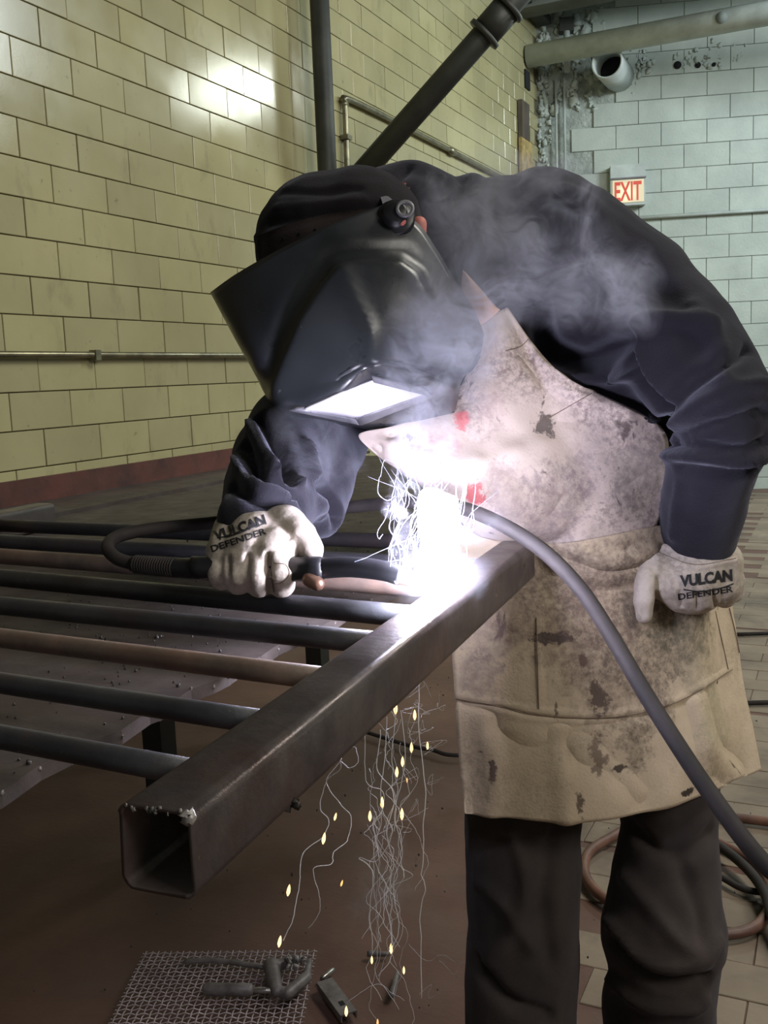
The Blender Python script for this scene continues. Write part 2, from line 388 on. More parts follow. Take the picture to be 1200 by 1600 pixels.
# --- back wall, painted blocks; frame (t along wall, n out of wall, z)
WA = .303; T0 = np.array([-2.71, 9.43, 0]); TD = np.array([math.cos(WA), math.sin(WA), 0]); ND = np.array([math.sin(WA), -math.cos(WA), 0])
def BW(t, n, z): return T0+TD*t+ND*n+np.array([0, 0, z])
RW = np.stack([TD, -ND, [0, 0, 1]], 1)
def onwall(x, y, n=0.):                                       # pixel -> (t, z) on the back wall plane pushed out by n
    r = ray(x, y); P0 = BW(0, n, 0); s = ((P0-CAM)@ND)/(r@ND); P = CAM+r*s
    return (P-T0)@TD, P[2]
wb = obj('wall_back', *box(BW(2.0, -.12, 2.7), (4.6, .2, 5.6), RW), MT['blockgap'], smooth=False, kind='structure')
BWd, BH = .412, .209; src = None; restb = B(); nb = 0
kv, kf = bevbox((.02, BWd-.004, BH-.004), .003)
for v in range(-18, 9):
    for u in range(-2, 12):
        t = 1.128+(u+.5+.5*(v % 2))*BWd; z = 3.443+(v-.5)*BH
        t0, t1 = max(t-BWd/2, .12), t+BWd/2
        if t1-t0 < .05: continue
        if v >= 1 and t < .62: continue
        c = BW((t0+t1)/2, -.012+random.uniform(-.002, .002), z); px, py, dz = proj(c)
        if px > 1290 or py < -60: continue
        R = np.stack([ND, TD, [0, 0, 1]], 1); sc = np.array([1, (t1-t0-.006)/(BWd-.006), 1])
        vis = py < 420 or px > 1170
        if vis and abs(sc[1]-1) < .01:
            nb += 1
            if src is None: src = obj('wall_block', (kv)@R.T+c, kf, MT['block'], wb, False, origin=c)
            else: copyobj(src, c, wb, (0, 0, random.uniform(-.004, .004)))
        elif vis: obj('cut_wall_block', (kv*sc)@R.T+c, kf, MT['block'], wb, False, origin=c)
        else: restb.add((kv*sc)@R.T+c, kf)
obj('hidden_wall_blocks', *restb.get(), MT['block'], wb, False, kind='stuff')
# broken masonry up the corner and under the pipe
rb = B()
def rock(c, s):
    V, Fc = capsule((0, 0, -.3), (0, 0, .3), .7, .7, 7, 3)
    V = V*np.array([random.uniform(.6, 1.3) for _ in range(3)])*s; V += np.random.normal(0, s*.18, V.shape)
    return V+c, Fc
for k in range(150):
    z = random.uniform(1.0, 4.3); rb.add(*rock(BW(random.uniform(.0, .13), random.uniform(-.02, .008), z), random.uniform(.012, .04)))
for k in range(90):
    rb.add(*rock(BW(random.uniform(.0, .62), random.uniform(-.03, -.004), 3.60+random.uniform(.0, .9)), random.uniform(.02, .06)))
for cx_, cz_, sx_, sz_, n_ in ((.92, 3.98, .07, .09, 34), (1.38, 3.95, .1, .07, 26), (1.66, 3.97, .12, .06, 22)):
    for k in range(n_): rb.add(*rock(BW(random.gauss(cx_, sx_), random.uniform(-.014, .0), random.gauss(cz_, sz_)), random.uniform(.014, .034)))
obj('broken_masonry', *rb.get(), MT['block'], wb, True, kind='stuff')
obj('wall_right', *box((4.2, 4.5, 2.6), (.2, 13, 5.6)), MT['block'], smooth=False, kind='structure')
obj('wall_front', *box((.7, -3.2, 2.6), (7.2, .2, 5.6)), MT['block'], smooth=False, kind='structure')
obj('ceiling', *box((.7, 4.2, 5.25), (7.4, 15, .2)), MT['ceil'], smooth=False, kind='structure')
# beams, across the room
obj('trim_1', *box((.7, 8.92, 4.55), (6.9, .26, .42)), MT['ceil'], smooth=False, kind='structure')
obj('trim_2', *box((.7, 8.72, 4.42), (6.9, .12, .05)), MT['white'], smooth=False, kind='structure')
obj('trim_3', *box((-2.47, 6.2, 4.52), (.42, 6., .10)), MT['white'], smooth=False, kind='structure')
obj('trim_4', *box((-2.62, 6.5, 4.40), (.12, 5.8, .07)), MT['cast'], smooth=False, kind='structure')
# big painted pipe under the beam
pp = obj('overhead_pipe', *tube([(-2.70, 9.1, 4.03), (2.9, 9.1, 4.03)], .098, 24), MT['white'], label='thick white painted pipe running across the top of the far wall', cat='pipe')
for x in (-1.02, .6): obj('pipe_plug', *tube([(x, 9.1, 4.03)+np.array([0, -.06, .0]), (x, 8.985, 4.03)], .045, 16), MT['ceil'], pp)
# open pipe stub
c = np.array([-2.02, 9.60, 4.0]); st = thing('pipe_stub', c, 'short open ended white pipe sticking out of the far wall', 'pipe')
def ring(c0, c1, ro, ri, n=28):
    V = []; A = np.arange(n)*2*PI/n; c0 = np.array(c0, float); c1 = np.array(c1, float); d = c1-c0; d /= np.linalg.norm(d)
    a = np.cross(d, (0, 0, 1.)) if abs(d[2]) < .9 else np.array([1., 0, 0]); a /= np.linalg.norm(a); b = np.cross(d, a)
    for cc, rr in ((c0, ro), (c1, ro), (c1, ri), (c0, ri)): V.append(cc+rr*(np.cos(A)[:, None]*a+np.sin(A)[:, None]*b))
    Fc = [(L*n+k, L*n+(k+1) % n, ((L+1) % 4)*n+(k+1) % n, ((L+1) % 4)*n+k) for L in range(4) for k in range(n)]
    return np.concatenate(V), Fc
m = PL(948, 97, 1, 9.15)
obj('pipe_wall', *ring(m+np.array([0, .52, 0]), m, .138, .122), MT['white'], st)
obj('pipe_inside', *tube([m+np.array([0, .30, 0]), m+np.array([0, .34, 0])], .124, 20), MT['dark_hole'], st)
for (x, y, r) in ((1059, 101, .034), (1091, 101, .026), (1116, 100, .018)):
    t, z = onwall(x, y, .02); obj('wall_hole', *tube([BW(t, -.03, z), BW(t, .012, z)], r, 14), MT['dark_hole'], wb)
# conduit on the back wall
t0, z0 = onwall(1000, 340.6, .03); t1, z1 = onwall(1200, 328, .03); k = (z1-z0)/(t1-t0)
cd2 = obj('white_conduit', *tube([BW(.1, .03, z0-k*(t0-.1)), BW(4., .03, z0+k*(4-t0))], .016, 10), MT['white'], label='thin white painted conduit running along the far wall below the exit sign', cat='conduit')
vc = thing('vertical_conduits', BW(.3, .03, 2.6), 'pair of thin white painted conduits rising beside the far corner', 'conduit')
for x in (869, 882):
    t, z = onwall(x, 180, .03); obj('conduit', *tube([BW(t, .03, 1.0), BW(t, .03, 3.9)], .011, 8), MT['white'], vc)
t, z = onwall(885, 40, .05)
jb = thing('junction_box', BW(t, .05, z), 'small dark junction box with a short pipe above the far corner conduits', 'box')
obj('box_body', *box(BW(t, .05, z), (.13, .1, .12), RW), MT['cast'], jb, False)
obj('drop_pipe', *tube([BW(t, .08, z-.06), BW(t, .08, z-.42)], .03, 10), MT['white'], jb)
# exit sign
tA, zA = onwall(955, 280, .12); tB, zB = onwall(1008, 317, .12); tT, zT = onwall(955, 260, .12)
es = thing('exit_sign', BW((tA+tB)/2, 0, (zA+zB)/2), 'lit exit sign with red letters on the white far wall', 'sign')
W_, H_ = tB-tA, zA-zB; cT = (tA+tB)/2
obj('sign_housing', *box(BW(cT, .055, (zT+zB)/2), (W_+.01, .11, zT-zB+.02), RW), MT['white'], es, False)
sm = NT('sign_face'); gp = sm.n('ShaderNodeTexCoord').outputs['Generated']; e = sm.b
sm.set(rgb(216, 206, 178), .4); e.inputs['Emission Color'].default_value = rgb(255, 226, 176); 
dd = sm.n('ShaderNodeVectorMath', operation='DISTANCE'); sm.l(gp, dd.inputs[0]); dd.inputs[1].default_value = (.38, .5, .42)
sm.l(sm.ramp(dd.outputs['Value'], .0, .5, 1.0, .22), e.inputs['Emission Strength'])
fc = obj('sign_face', *box(BW(cT, .114, (zA+zB)/2), (W_-.02, .006, H_-.03), RW), sm.m, es, False)
obj('sign_rim', *box(BW(cT, .118, zA+.002), (W_+.02, .02, .012), RW), MT['greyp'], es, False)
def text_mesh(s, bold=.0, res=3):
    cu = bpy.data.curves.new('t', 'FONT'); cu.body = s; cu.size = 1; cu.offset = bold; cu.resolution_u = res; cu.fill_mode = 'FRONT'
    o = bpy.data.objects.new('t', cu); COL.objects.link(o); dg = bpy.context.evaluated_depsgraph_get(); dg.update()
    me = o.evaluated_get(dg).to_mesh(); V = np.array([v.co[:] for v in me.vertices]); Fc = [tuple(p.vertices) for p in me.polygons]
    o.evaluated_get(dg).to_mesh_clear(); bpy.data.objects.remove(o)
    lo, hi = V.min(0), V.max(0); V = (V-lo)/(np.where(hi-lo > 1e-6, hi-lo, 1)); return V, Fc
def subdiv(V, Fc, mx):                                         # split long edges so lettering can bend
    V = list(map(tuple, V)); T = []
    for f in Fc:
        for i in range(1, len(f)-1): T.append((f[0], f[i], f[i+1]))
    for _ in range(4):
        mid = {}; out = []; ch = False
        def md(a, b):
            k = (min(a, b), max(a, b))
            if k not in mid: mid[k] = len(V); V.append(tuple((np.array(V[a])+np.array(V[b]))/2))
            return mid[k]
        for a, b, c in T:
            L = max(np.hypot(*(np.array(V[p])-np.array(V[q]))[:2]) for p, q in ((a, b), (b, c), (c, a)))
            if L > mx:
                x, y, z = md(a, b), md(b, c), md(c, a); out += [(a, x, z), (x, b, y), (z, y, c), (x, y, z)]; ch = True
            else: out.append((a, b, c))
        T = out
        if not ch: break
    return np.array(V), T
V, Fc = text_mesh('EXIT', .022)
P = np.array([BW(tA+W_*(.10+.80*v[0]), .1185, zB+H_*(.13+.74*v[1])) for v in V])
red = NT('red_letters'); red.set(rgb(196, 64, 52), .4); red.b.inputs['Emission Color'].default_value = rgb(230, 70, 40); red.b.inputs['Emission Strength'].default_value = .25
obj('lettering', P, Fc, red.m, es, False, label='red EXIT letters')
# left wall fittings: post, wye pipe, conduits, board
px = D(497, 0, 5.45)
postX, postY = PL(505, 130, 0, -2.585)[:2]
wp = thing('waste_pipe', (postX, postY, 0), 'dark iron pipe standing against the tiled wall with a slanting branch pipe', 'pipe')
obj('vertical_pipe', *tube([(postX, postY, 0.), (postX, postY, 5.1)], .052, 24), MT['cast'], wp)
j0 = np.array([postX, postY, PL(508, 330, 1, postY)[2]]); j1 = D(793, 12, 5.0)
dj = (j1-j0)/np.linalg.norm(j1-j0)
obj('branch_pipe', *tube([j0, j1+dj*.9], .062, 24), MT['cast'], wp)
fj = D(772, 36, 5.03)
hb = obj('coupling', *tube([fj-dj*.07, fj+dj*.10], .078, 24), MT['cast'], wp)
for q in (-.07, .10): obj('collar', *tube([fj+dj*(q-.012), fj+dj*(q+.012)], .094, 24), MT['cast'], hb)
obj('wye_joint', *tube([(postX, postY, j0[2]-.12), (postX, postY, j0[2]+.12)], .066, 24), MT['cast'], wp)
XC = XW+.02
a = PL(541, 262, 0, XC); b1 = PL(540, 190, 0, XC); b2 = PL(548, 166, 0, XC); b3 = PL(570, 166, 0, XC); e1 = PL(760, 265, 0, XC)
zc = (b3[2]+e1[2])/2
P = cat_rom([(XC, a[1], 1.4), (XC, a[1], 1.7), (XC, b1[1], b1[2]), (XC, a[1]+.03, zc-.05), (XC, b3[1]-.05, zc), (XC, e1[1], zc), (XC, 8.8, zc)], 8)
uc = obj('bent_conduit', *tube(P, .017, 10), MT['conduit'], label='thin bent metal conduit on the tiled wall behind the slanting pipe', cat='conduit')
q = PL(706, 233, 0, XC); obj('conduit_coupling', *tube([(XC, q[1]-.05, zc), (XC, q[1]+.05, zc)], .024, 10), MT['conduit'], uc)
q = PL(541, 215, 0, XC); obj('conduit_strap', *box((XC, q[1], q[2]), (.05, .06, .025)), MT['conduit'], uc, False)
zl = PL(190, 555, 0, XC)[2]
lc = obj('straight_conduit', *tube([(XC, .5, zl+.004), (XC, 8.6, zl-.004)], .0125, 10), MT['conduit'], label='straight thin metal conduit running along the tiled wall at eye height', cat='conduit')
q = PL(149, 555, 0, XC); obj('conduit_strap', *box((XC, q[1], zl), (.035, .03, .04)), MT['conduit'], lc, False)
A_, B_ = PL(812, 155, 0, XC), PL(825, 222, 0, XC)
bd = thing('wall_board', (XW, (A_[1]+B_[1])/2, B_[2]), 'narrow dark board over a bare wood strip fixed near the end of the tiled wall', 'board')
obj('dark_board', *box((XW+.02, (A_[1]+B_[1])/2, (A_[2]+B_[2])/2), (.04, abs(B_[1]-A_[1]), A_[2]-B_[2])), MT['board'], bd, False)
C_ = PL(820, 262, 0, XC)
obj('wood_strip', *box((XW+.02, (A_[1]+B_[1])/2+.04, (B_[2]+C_[2])/2-.2), (.03, abs(B_[1]-A_[1])+.1, B_[2]-C_[2]+.4)), MT['wood'], bd, False)
q = PL(824, 125, 0, XW); obj('wall_hole', *box((XW+.0, q[1], q[2]), (.012, .14, .16)), MT['dark_hole'], wl, False)
# ================================================================== BENCH
ZT = .95
tb = thing('welding_table', (-1.1, 1.3, 0), 'rusty steel welding table with a raised rail along its far side', 'table')
edge = []; y = .20
while y < 3.0:
    edge.append((-.519+random.uniform(-.007, .006), y)); y += random.uniform(.02, .05)
edge += [(-.52, 3.0)]
V = [(x, y, ZT) for x, y in edge]+[(-1.72, 3.0, ZT), (-1.72, .20, ZT)]
n = len(V); V = V+[(x, y, ZT-.012) for x, y, _ in V]
Fc = [tuple(range(n)), tuple(range(2*n-1, n-1, -1))]+[(i, (i+1) % n, n+(i+1) % n, n+i) for i in range(n)]
obj('tabletop', V, [f[::-1] for f in Fc], MT['table'], tb, False)
obj('back_rail', *box((-1.725, 1.6, ZT+.022), (.012, 3.0, .085)), MT['rail'], tb, False)
obj('back_ledge', *box((-1.62, 1.65, ZT+.004), (.20, 2.9, .008)), MT['table'], tb, False)
eb = B()
for x, y in edge[:-1]: eb.add(*rock((x, y, ZT-.003+random.uniform(-.003, .004)), random.uniform(.001, .0024)))
obj('cut_edge_slag', *eb.get(), MT['bright'], tb, kind='stuff', label='pale ragged torch cut edge')
lx, ly = PL(262, 1330, 2, 0)[:2]
for (x, y) in ((lx, ly), (-1.66, .35), (-1.66, 2.9), (-.62, 2.9)):
    obj('leg', *box((x, y, (ZT-.012)/2), (.06, .06, ZT-.012)), MT['cast'], tb, False)
obj('crossbar', *box((lx, (ly+2.9)/2, .62), (.04, 2.9-ly-.05, .04)), MT['rail'], tb, False)
# gate frame: tubes + pipes
TZ = 1.0; TB = .95
n0, f0 = np.array([-.3265, .389, 0]), np.array([-.386, 1.208, 0]); ax = (f0-n0)/np.linalg.norm(f0-n0); sd = np.array([ax[1], -ax[0], 0])
def sqtube(p0, p1, w, h, th=.0028, r=.008, rag=0.):
    d = p1-p0; L = np.linalg.norm(d); d = d/L; s = np.array([d[1], -d[0], 0]); u = np.array([0, 0, 1.])
    def sec(w, h, r):
        o = []
        for cx, cz, a0 in ((w/2-r, h/2-r, 0), (-w/2+r, h/2-r, 90), (-w/2+r, -h/2+r, 180), (w/2-r, -h/2+r, 270)):
            for k in range(5): a = math.radians(a0+k*22.5); o.append((cx+r*math.cos(a), cz+r*math.sin(a)))
        return o
    So, Si = sec(w, h, r), sec(w-2*th, h-2*th, r-th); n = len(So); V = []
    for p, S, e in ((p0, So, 1), (p1, So, 0), (p1, Si, 0), (p0, Si, 1)):
        for k, (a, b) in enumerate(S): V.append(p+s*a+u*b+d*(e*rag*math.sin(k*2.3)*(.5+.5*math.sin(k*.9))))
    Fc = [(L*n+k, ((L+1) % 4)*n+k, ((L+1) % 4)*n+(k+1) % n, L*n+(k+1) % n) for L in range(4) for k in range(n)]
    return np.array(V), Fc
fr = thing('steel_gate_frame', (-.8, .8, ZT), 'welded steel frame of parallel round bars joined to square tube lying on the table', 'frame')
zc = (TZ+TB)/2; u_ = np.array([0, 0, zc])
tb1 = obj('square_tube', *sqtube(n0+u_, f0+u_, .0465, TZ-TB, rag=.0012), MT['tube'], fr, label='thick square tube along the open side of the frame')
for p in ((455, 1252), (462, 1256), (449, 1256)): obj('spatter_blob', *rock(PL(*p, 2, TB+.004), .004), MT['slag'], tb1)
l0 = PL(0, 800, 2, 1.0); lt0, lt1 = np.array([-1.35, .1, 0]), np.array([-1.412, 1.43, 0])
obj('square_tube', *sqtube(lt0+u_, lt1+u_, .05, TZ-TB), MT['tube'], fr, label='square tube at the far left of the frame')
PD = [((0, 1133), (280, 1183), .0085, 'pipe'), ((0, 1051), (385, 1106), .0088, 'pipe'), ((0, 982), (485, 1040), .0095, 'pipe2'), ((0, 932), (557, 984), .0105, 'pipe'),
      ((0, 889), (622, 944), .0115, 'pipe'), ((0, 857), (690, 905), .0115, 'pipe2'), ((0, 835), (740, 873), .0115, 'pipe'), ((20, 812), (790, 840), .0115, 'pipe')]
weldC = []
for (a, b, r, mt) in PD:
    zt = TZ-.009
    A = PL(*a, 2, zt); Bq = PL(*b, 2, zt); d = (Bq-A); d[2] = 0
    # run from the left tube to the left face of the right tube
    def atline(o, ad, off):
        s_ = np.array([ad[1], -ad[0], 0]); return A+d*(((o+s_*off-A)@s_)/(d@s_))
    la = (lt1-lt0)/np.linalg.norm(lt1-lt0)
    P0 = atline(lt0, la, .024); P1 = atline(n0, ax, -.0215); P0[2] = P1[2] = zt-r
    if P0[0] < -1.6: P0 = P1+(P0-P1)*.9
    obj('round_bar', *tube(cat_rom([P0, P1], 12), r, 20), MT[mt], fr, label={'pipe2': 'browner rusty bar'}.get(mt)); weldC.append((P1, r))
wdb = B()
for P1, r in weldC[:]:
    for k in range(12): 
        a = k*2*PI/12; wdb.add(*rock(P1+np.array([.0, math.cos(a)*r, math.sin(a)*r]), .0016))
obj('weld_beads', *wdb.get(), MT['slag'], fr, kind='stuff')
ee = B()
for k in range(14): ee.add(*rock(n0+u_+sd*random.uniform(-.022, .022)+np.array([0, 0, .0225+random.uniform(-.002, .002)]), random.uniform(.0008, .0016)))
ee.add(*rock(n0+u_+sd*.021+np.array([0, 0, .021]), .0045))
obj('cut_burr', *ee.get(), MT['bright'], tb1, kind='stuff', label='pale burr on the cut end')
# grit on the table
gr = B()
for k in range(900):
    x = -.53-abs(random.gauss(0, .28)); y = random.uniform(.3, 1.8)
    if x < -1.5: continue
    gr.add(*rock((x, y, ZT+.001), random.uniform(.0006, .0016) if k % 12 else random.uniform(.0014, .0028)))
tag(obj('slag_grains', *gr.get(), MT['slag'], tb, kind='stuff'))
# ================================================================== PERSON
pr = thing('person', (-.34, 1.40, 0), 'person in dark hoodie, jeans, leather apron and black welding helmet bending over the steel frame', 'person')
def caps(L, b=None):
    b = b or B()
    for chain in L:
        for (p, q) in zip(chain, chain[1:]): b.add(*capsule(D(*p[:3]), D(*q[:3]), p[3], q[3], 20, 6))
    return b
Hc = D(548, 392, 1.33)
body = caps([
    [(650, 390, 1.37, .080), (735, 390, 1.40, .098), (845, 408, 1.43, .129), (890, 560, 1.49, .165), (915, 740, 1.50, .165), (930, 900, 1.52, .165)],   # trunk
    [(700, 470, 1.44, .10), (840, 620, 1.47, .14), (900, 820, 1.47, .15)],
    [(850, 410, 1.42, .12), (878, 402, 1.40, .108), (985, 462, 1.37, .092)],
    [(900, 450, 1.42, .125), (950, 560, 1.43, .12)],
    [(985, 462, 1.37, .090), (1062, 545, 1.30, .084), (1122, 632, 1.24, .068), (1124, 690, 1.25, .062), (1106, 760, 1.30, .058), (1088, 868, 1.38, .052)],  # near arm
    [(800, 450, 1.50, .12), (660, 545, 1.58, .095), (560, 610, 1.50, .085), (468, 672, 1.36, .070), (445, 715, 1.28, .068), (425, 770, 1.17, .060), (405, 812, 1.10, .046)],    # far arm
    [(520, 680, 1.42, .055), (497, 735, 1.32, .052), (500, 800, 1.24, .034)],
    [(850, 940, 1.50, .115), (822, 1150, 1.49, .100), (816, 1300, 1.48, .088), (818, 1440, 1.48, .086), (812, 1600, 1.47, .083), (812, 1640, 1.47, .080), (816, 1700, 1.49, .068)],
    [(990, 940, 1.50, .115), (1030, 1150, 1.48, .092), (1046, 1290, 1.48, .070), (1040, 1380, 1.47, .080), (1036, 1455, 1.46, .093), (1040, 1530, 1.46, .076), (1030, 1575, 1.48, .085), (1028, 1640, 1.49, .078), (1030, 1710, 1.5, .065)],
    [(620, 410, 1.35, .055), (560, 395, 1.33, .092)],                                                   # neck and head
])
# hood bunched at the neck
body = caps([[(600, 306, 1.35, .040), (645, 300, 1.36, .042), (690, 318, 1.36, .040), (700, 350, 1.34, .035)], [(735, 300, 1.36, .028), (742, 340, 1.33, .030)], [(640, 330, 1.34, .05), (700, 360, 1.33, .045)]], body)
trunk = caps([[(735, 390, 1.40, .098), (845, 408, 1.43, .129), (890, 560, 1.49, .165), (915, 740, 1.50, .165), (930, 900, 1.52, .165)], [(700, 470, 1.44, .10), (840, 620, 1.47, .14), (900, 820, 1.47, .15)],
    [(850, 410, 1.42, .12), (878, 402, 1.40, .108), (985, 462, 1.37, .092)], [(900, 450, 1.42, .125), (950, 560, 1.43, .12)], [(850, 940, 1.50, .115), (822, 1150, 1.49, .100), (816, 1300, 1.48, .088)], [(990, 940, 1.50, .115), (1030, 1150, 1.48, .092), (1046, 1290, 1.48, .070)]])
TTRUNK = bvh(*remesh(*trunk.get(), .01, 4))
bV0, bF0 = remesh(*body.get(), .0065, 6)
folds = [
    ([(840, 480), (862, 545), (920, 560), (975, 530)], .014, -.030), ([(830, 500), (852, 570), (900, 592), (990, 584)], .010, .016),
    ([(975, 530), (1010, 500), (1060, 500), (1110, 510)], .011, .014), ([(975, 540), (1005, 600), (1035, 640), (1040, 690)], .010, -.026),
    ([(990, 545), (1020, 590), (1050, 620)], .011, .012), ([(1040, 640), (1080, 600), (1130, 570), (1170, 545)], .008, -.012),
    ([(1050, 660), (1100, 628), (1150, 605), (1190, 600)], .009, .010), ([(1045, 690), (1100, 668), (1160, 650), (1195, 640)], .007, -.010),
    ([(1042, 712), (1090, 712), (1150, 722), (1192, 715)], .008, .009), ([(1042, 700), (1100, 696), (1160, 702), (1195, 690)], .006, -.009),
    ([(1060, 730), (1130, 738), (1185, 735)], .006, -.006), ([(880, 300), (930, 330), (945, 400), (920, 470)], .02, .008),
    ([(800, 300), (780, 380), (800, 450)], .018, -.010), ([(1000, 420), (1060, 480), (1090, 540)], .02, -.008), ([(1080, 480), (1120, 540), (1130, 590)], .014, .009),
    ([(1060, 760), (1056, 800), (1050, 840)], .006, .004), ([(860, 600), (920, 625), (990, 650), (1030, 668)], .012, .010),
    # far sleeve
    ([(405, 650), (430, 690), (450, 720), (455, 745)], .008, -.016), ([(395, 665), (415, 710), (445, 740), (470, 750)], .008, .010), ([(380, 690), (400, 740), (440, 760), (470, 790)], .008, -.014),
    ([(372, 720), (400, 762), (440, 775), (466, 795)], .007, .010), ([(360, 760), (400, 785), (440, 790)], .006, -.008), ([(500, 760), (520, 790), (530, 820)], .008, -.014), ([(480, 700), (500, 760), (500, 800)], .01, .008),
    # hood seam
    ([(690, 275), (688, 310), (672, 345)], .004, .004), ([(722, 272), (722, 300), (712, 340)], .007, -.014), ([(640, 260), (600, 300), (590, 320)], .006, -.006),
    # jeans
    ([(985, 1290), (1030, 1330), (1080, 1330), (1110, 1300)], .010, -.008), ([(975, 1370), (1010, 1410), (1060, 1470), (1100, 1500)], .012, .007),
    ([(955, 1470), (1000, 1520), (1050, 1540), (1105, 1530)], .009, -.020), ([(950, 1440), (1010, 1500), (1080, 1505), (1120, 1470)], .012, .010), ([(960, 1530), (1010, 1570), (1080, 1575), (1100, 1560)], .010, .010),
    ([(1060, 1340), (1090, 1420), (1100, 1470)], .012, -.006), ([(800, 1300), (820, 1380), (800, 1460), (760, 1500)], .012, .006), ([(870, 1290), (850, 1400), (860, 1500)], .014, -.008),
    ([(742, 1500), (790, 1560), (860, 1590)], .010, -.012), ([(750, 1380), (790, 1420), (830, 1480)], .012, .006), ([(745, 1330), (800, 1310), (860, 1330)], .01, -.005)]
bV0 = crease(bV0, bF0, [(p, w_, a_*1.35) for p, w_, a_ in folds])
Nn = vnormals(bV0, bF0); bV0 = bV0+Nn*(pnoise(bV0, 14)*.0045+pnoise(bV0, 34, 5)*.0015)[:, None]
bd_ = obj('body', bV0, bF0, [MT['hoodie'], MT['jeans'], MT['skin']], pr)
cz = np.array([bV0[list(f)].mean(0) for f in bF0]); hm = (np.linalg.norm(cz-D(548, 392, 1.33), axis=1) < .112) & (proj_x := np.array([proj(c)[0] for c in cz]) < 640)
bd_.data.polygons.foreach_set('material_index', np.where(hm, 2, np.where(cz[:, 2] < .86, 1, 0)).astype(np.int32))
TBODY = bvh(bV0, bF0)
# boots
for (x, y, nm) in ((812, 1700, 0), (1030, 1710, 1)):
    a = D(x, y, 1.49); a = np.array([a[0], a[1], .05]); t = a+np.array([-.10, -.17, -.005])
    b = B(); b.add(*capsule(a+np.array([0, .03, 0]), t, .05, .048, 16, 5)); b.add(*capsule(a+np.array([0, .01, .0]), a+np.array([0, .01, .14]), .055, .058, 16, 5))
    V, Fc = remesh(*b.get(), .007, 3); V[:, 2] = np.maximum(V[:, 2], .003)
    obj('boot', V, Fc, MT['cap'], pr)
# cap (cloth) over the skull
def ellipsoid(c, ax3, n=36, m=24):
    V = []; Fc = []
    for i in range(m+1):
        for j in range(n):
            a, p = 2*PI*j/n, PI*i/m; V.append((math.sin(p)*math.cos(a), math.sin(p)*math.sin(a), math.cos(p)))
    for i in range(m):
        for j in range(n): Fc.append((i*n+j, (i+1)*n+j, (i+1)*n+(j+1) % n, i*n+(j+1) % n))
    return np.array(V)@np.array(ax3)+np.array(c), Fc
cb = caps([[(515, 385, 1.32, .100), (560, 370, 1.31, .092), (610, 350, 1.33, .055)], [(478, 375, 1.33, .070), (520, 340, 1.31, .058)], [(540, 320, 1.31, .044), (585, 308, 1.32, .034)]])
cV, cF = remesh(*cb.get(), .005, 5)
cV = crease(cV, cF, [([(420, 350), (480, 340), (540, 335), (590, 325)], .006, -.005), ([(430, 325), (500, 318), (570, 312)], .006, .003), ([(440, 300), (500, 300), (560, 295)], .006, -.004), ([(400, 372), (450, 362), (520, 352), (590, 330)], .005, .003)])
cV += vnormals(cV, cF)*(pnoise(cV, 25)*.002)[:, None]
cp = obj('cap', cV, cF, MT['cap'], pr, label='black cloth cap'); TCAP = bvh(cV, cF)
# headband strip on the cap
G = []
for k in range(24):
    s = k/23; x = 394+s*190; y0 = 372-s*46-math.sin(s*PI)*10; y1 = y0+44-8*s
    row = []
    for j in range(5):
        yy = y0+(y1-y0)*j/4; h = hit(TCAP, max(x, 392+4*j), yy)
        row.append(h-ray(x, yy)*.003 if h is not None else None)
    if all(r is not None for r in row): G.append(row)
G = np.array(G); V, Fc = sheet(G, .002); hb2 = obj('headband', V, Fc, MT['band'], cp, label='brown sweatband with small holes')
dt = B()
for k in range(2, len(G)-1, 3): dt.add(*rock(G[k][2]-ray(500, 380)*.0005, .0014))
obj('band_holes', *dt.get(), MT['dark_hole'], hb2 if False else cp, kind='stuff')
# ---- helmet shell: rows around (near rear edge ... near wall ... face ... far wall), columns brow -> chin
H0 = [[(603, 318, 1.215), (652, 348, 1.215), (684, 392, 1.22), (712, 440, 1.225), (738, 480, 1.235), (757, 522, 1.25)],
      [(520, 350, 1.185), (570, 400, 1.175), (612, 437, 1.172), (652, 470, 1.178), (694, 510, 1.19), (750, 556, 1.215)],
      [(440, 388, 1.195), (490, 460, 1.168), (542, 512, 1.158), (590, 525, 1.158), (638, 545, 1.17), (738, 580, 1.205)],
      [(372, 426, 1.225), (425, 530, 1.188), (476, 594, 1.182), (535, 588, 1.165), (600, 562, 1.165), (722, 596, 1.21)],
      [(331, 455, 1.27), (385, 553, 1.225), (448, 638, 1.215), (528, 624, 1.185), (588, 576, 1.175), (718, 612, 1.23)],
      [(336, 452, 1.36), (392, 560, 1.36), (440, 641, 1.35), (556, 668, 1.33), (644, 676, 1.33), (706, 650, 1.32)],
      [(372, 432, 1.43), (420, 540, 1.45), (470, 610, 1.46), (560, 640, 1.46), (640, 640, 1.45), (690, 630, 1.43)],
      [(470, 380, 1.46), (520, 460, 1.47), (570, 530, 1.48), (620, 560, 1.47), (660, 570, 1.46), (700, 580, 1.44)]]
G = grid([[D(*p) for p in r] for r in H0], 12, 10)
pxg = np.array([[proj(p)[:2] for p in r] for r in G])
def inside(poly, P):
    x, y = P[..., 0], P[..., 1]; r = np.zeros(x.shape, bool); n = len(poly)
    for i in range(n):
        (x1, y1), (x2, y2) = poly[i], poly[(i+1) % n]
        c = ((y1 > y) != (y2 > y)) & (x < (x2-x1)*(y-y1)/(y2-y1+1e-9)+x1); r ^= c
    return r
def segd(poly, P, closed=True):
    d = np.full(P.shape[:-1], 1e9); n = len(poly)
    for i in range(n if closed else n-1):
        a = np.array(poly[i], float); b = np.array(poly[(i+1) % n], float); ab = b-a
        u = np.clip(((P-a)@ab)/(ab@ab), 0, 1); d = np.minimum(d, np.linalg.norm(P-a-u[..., None]*ab, axis=-1))
    return d
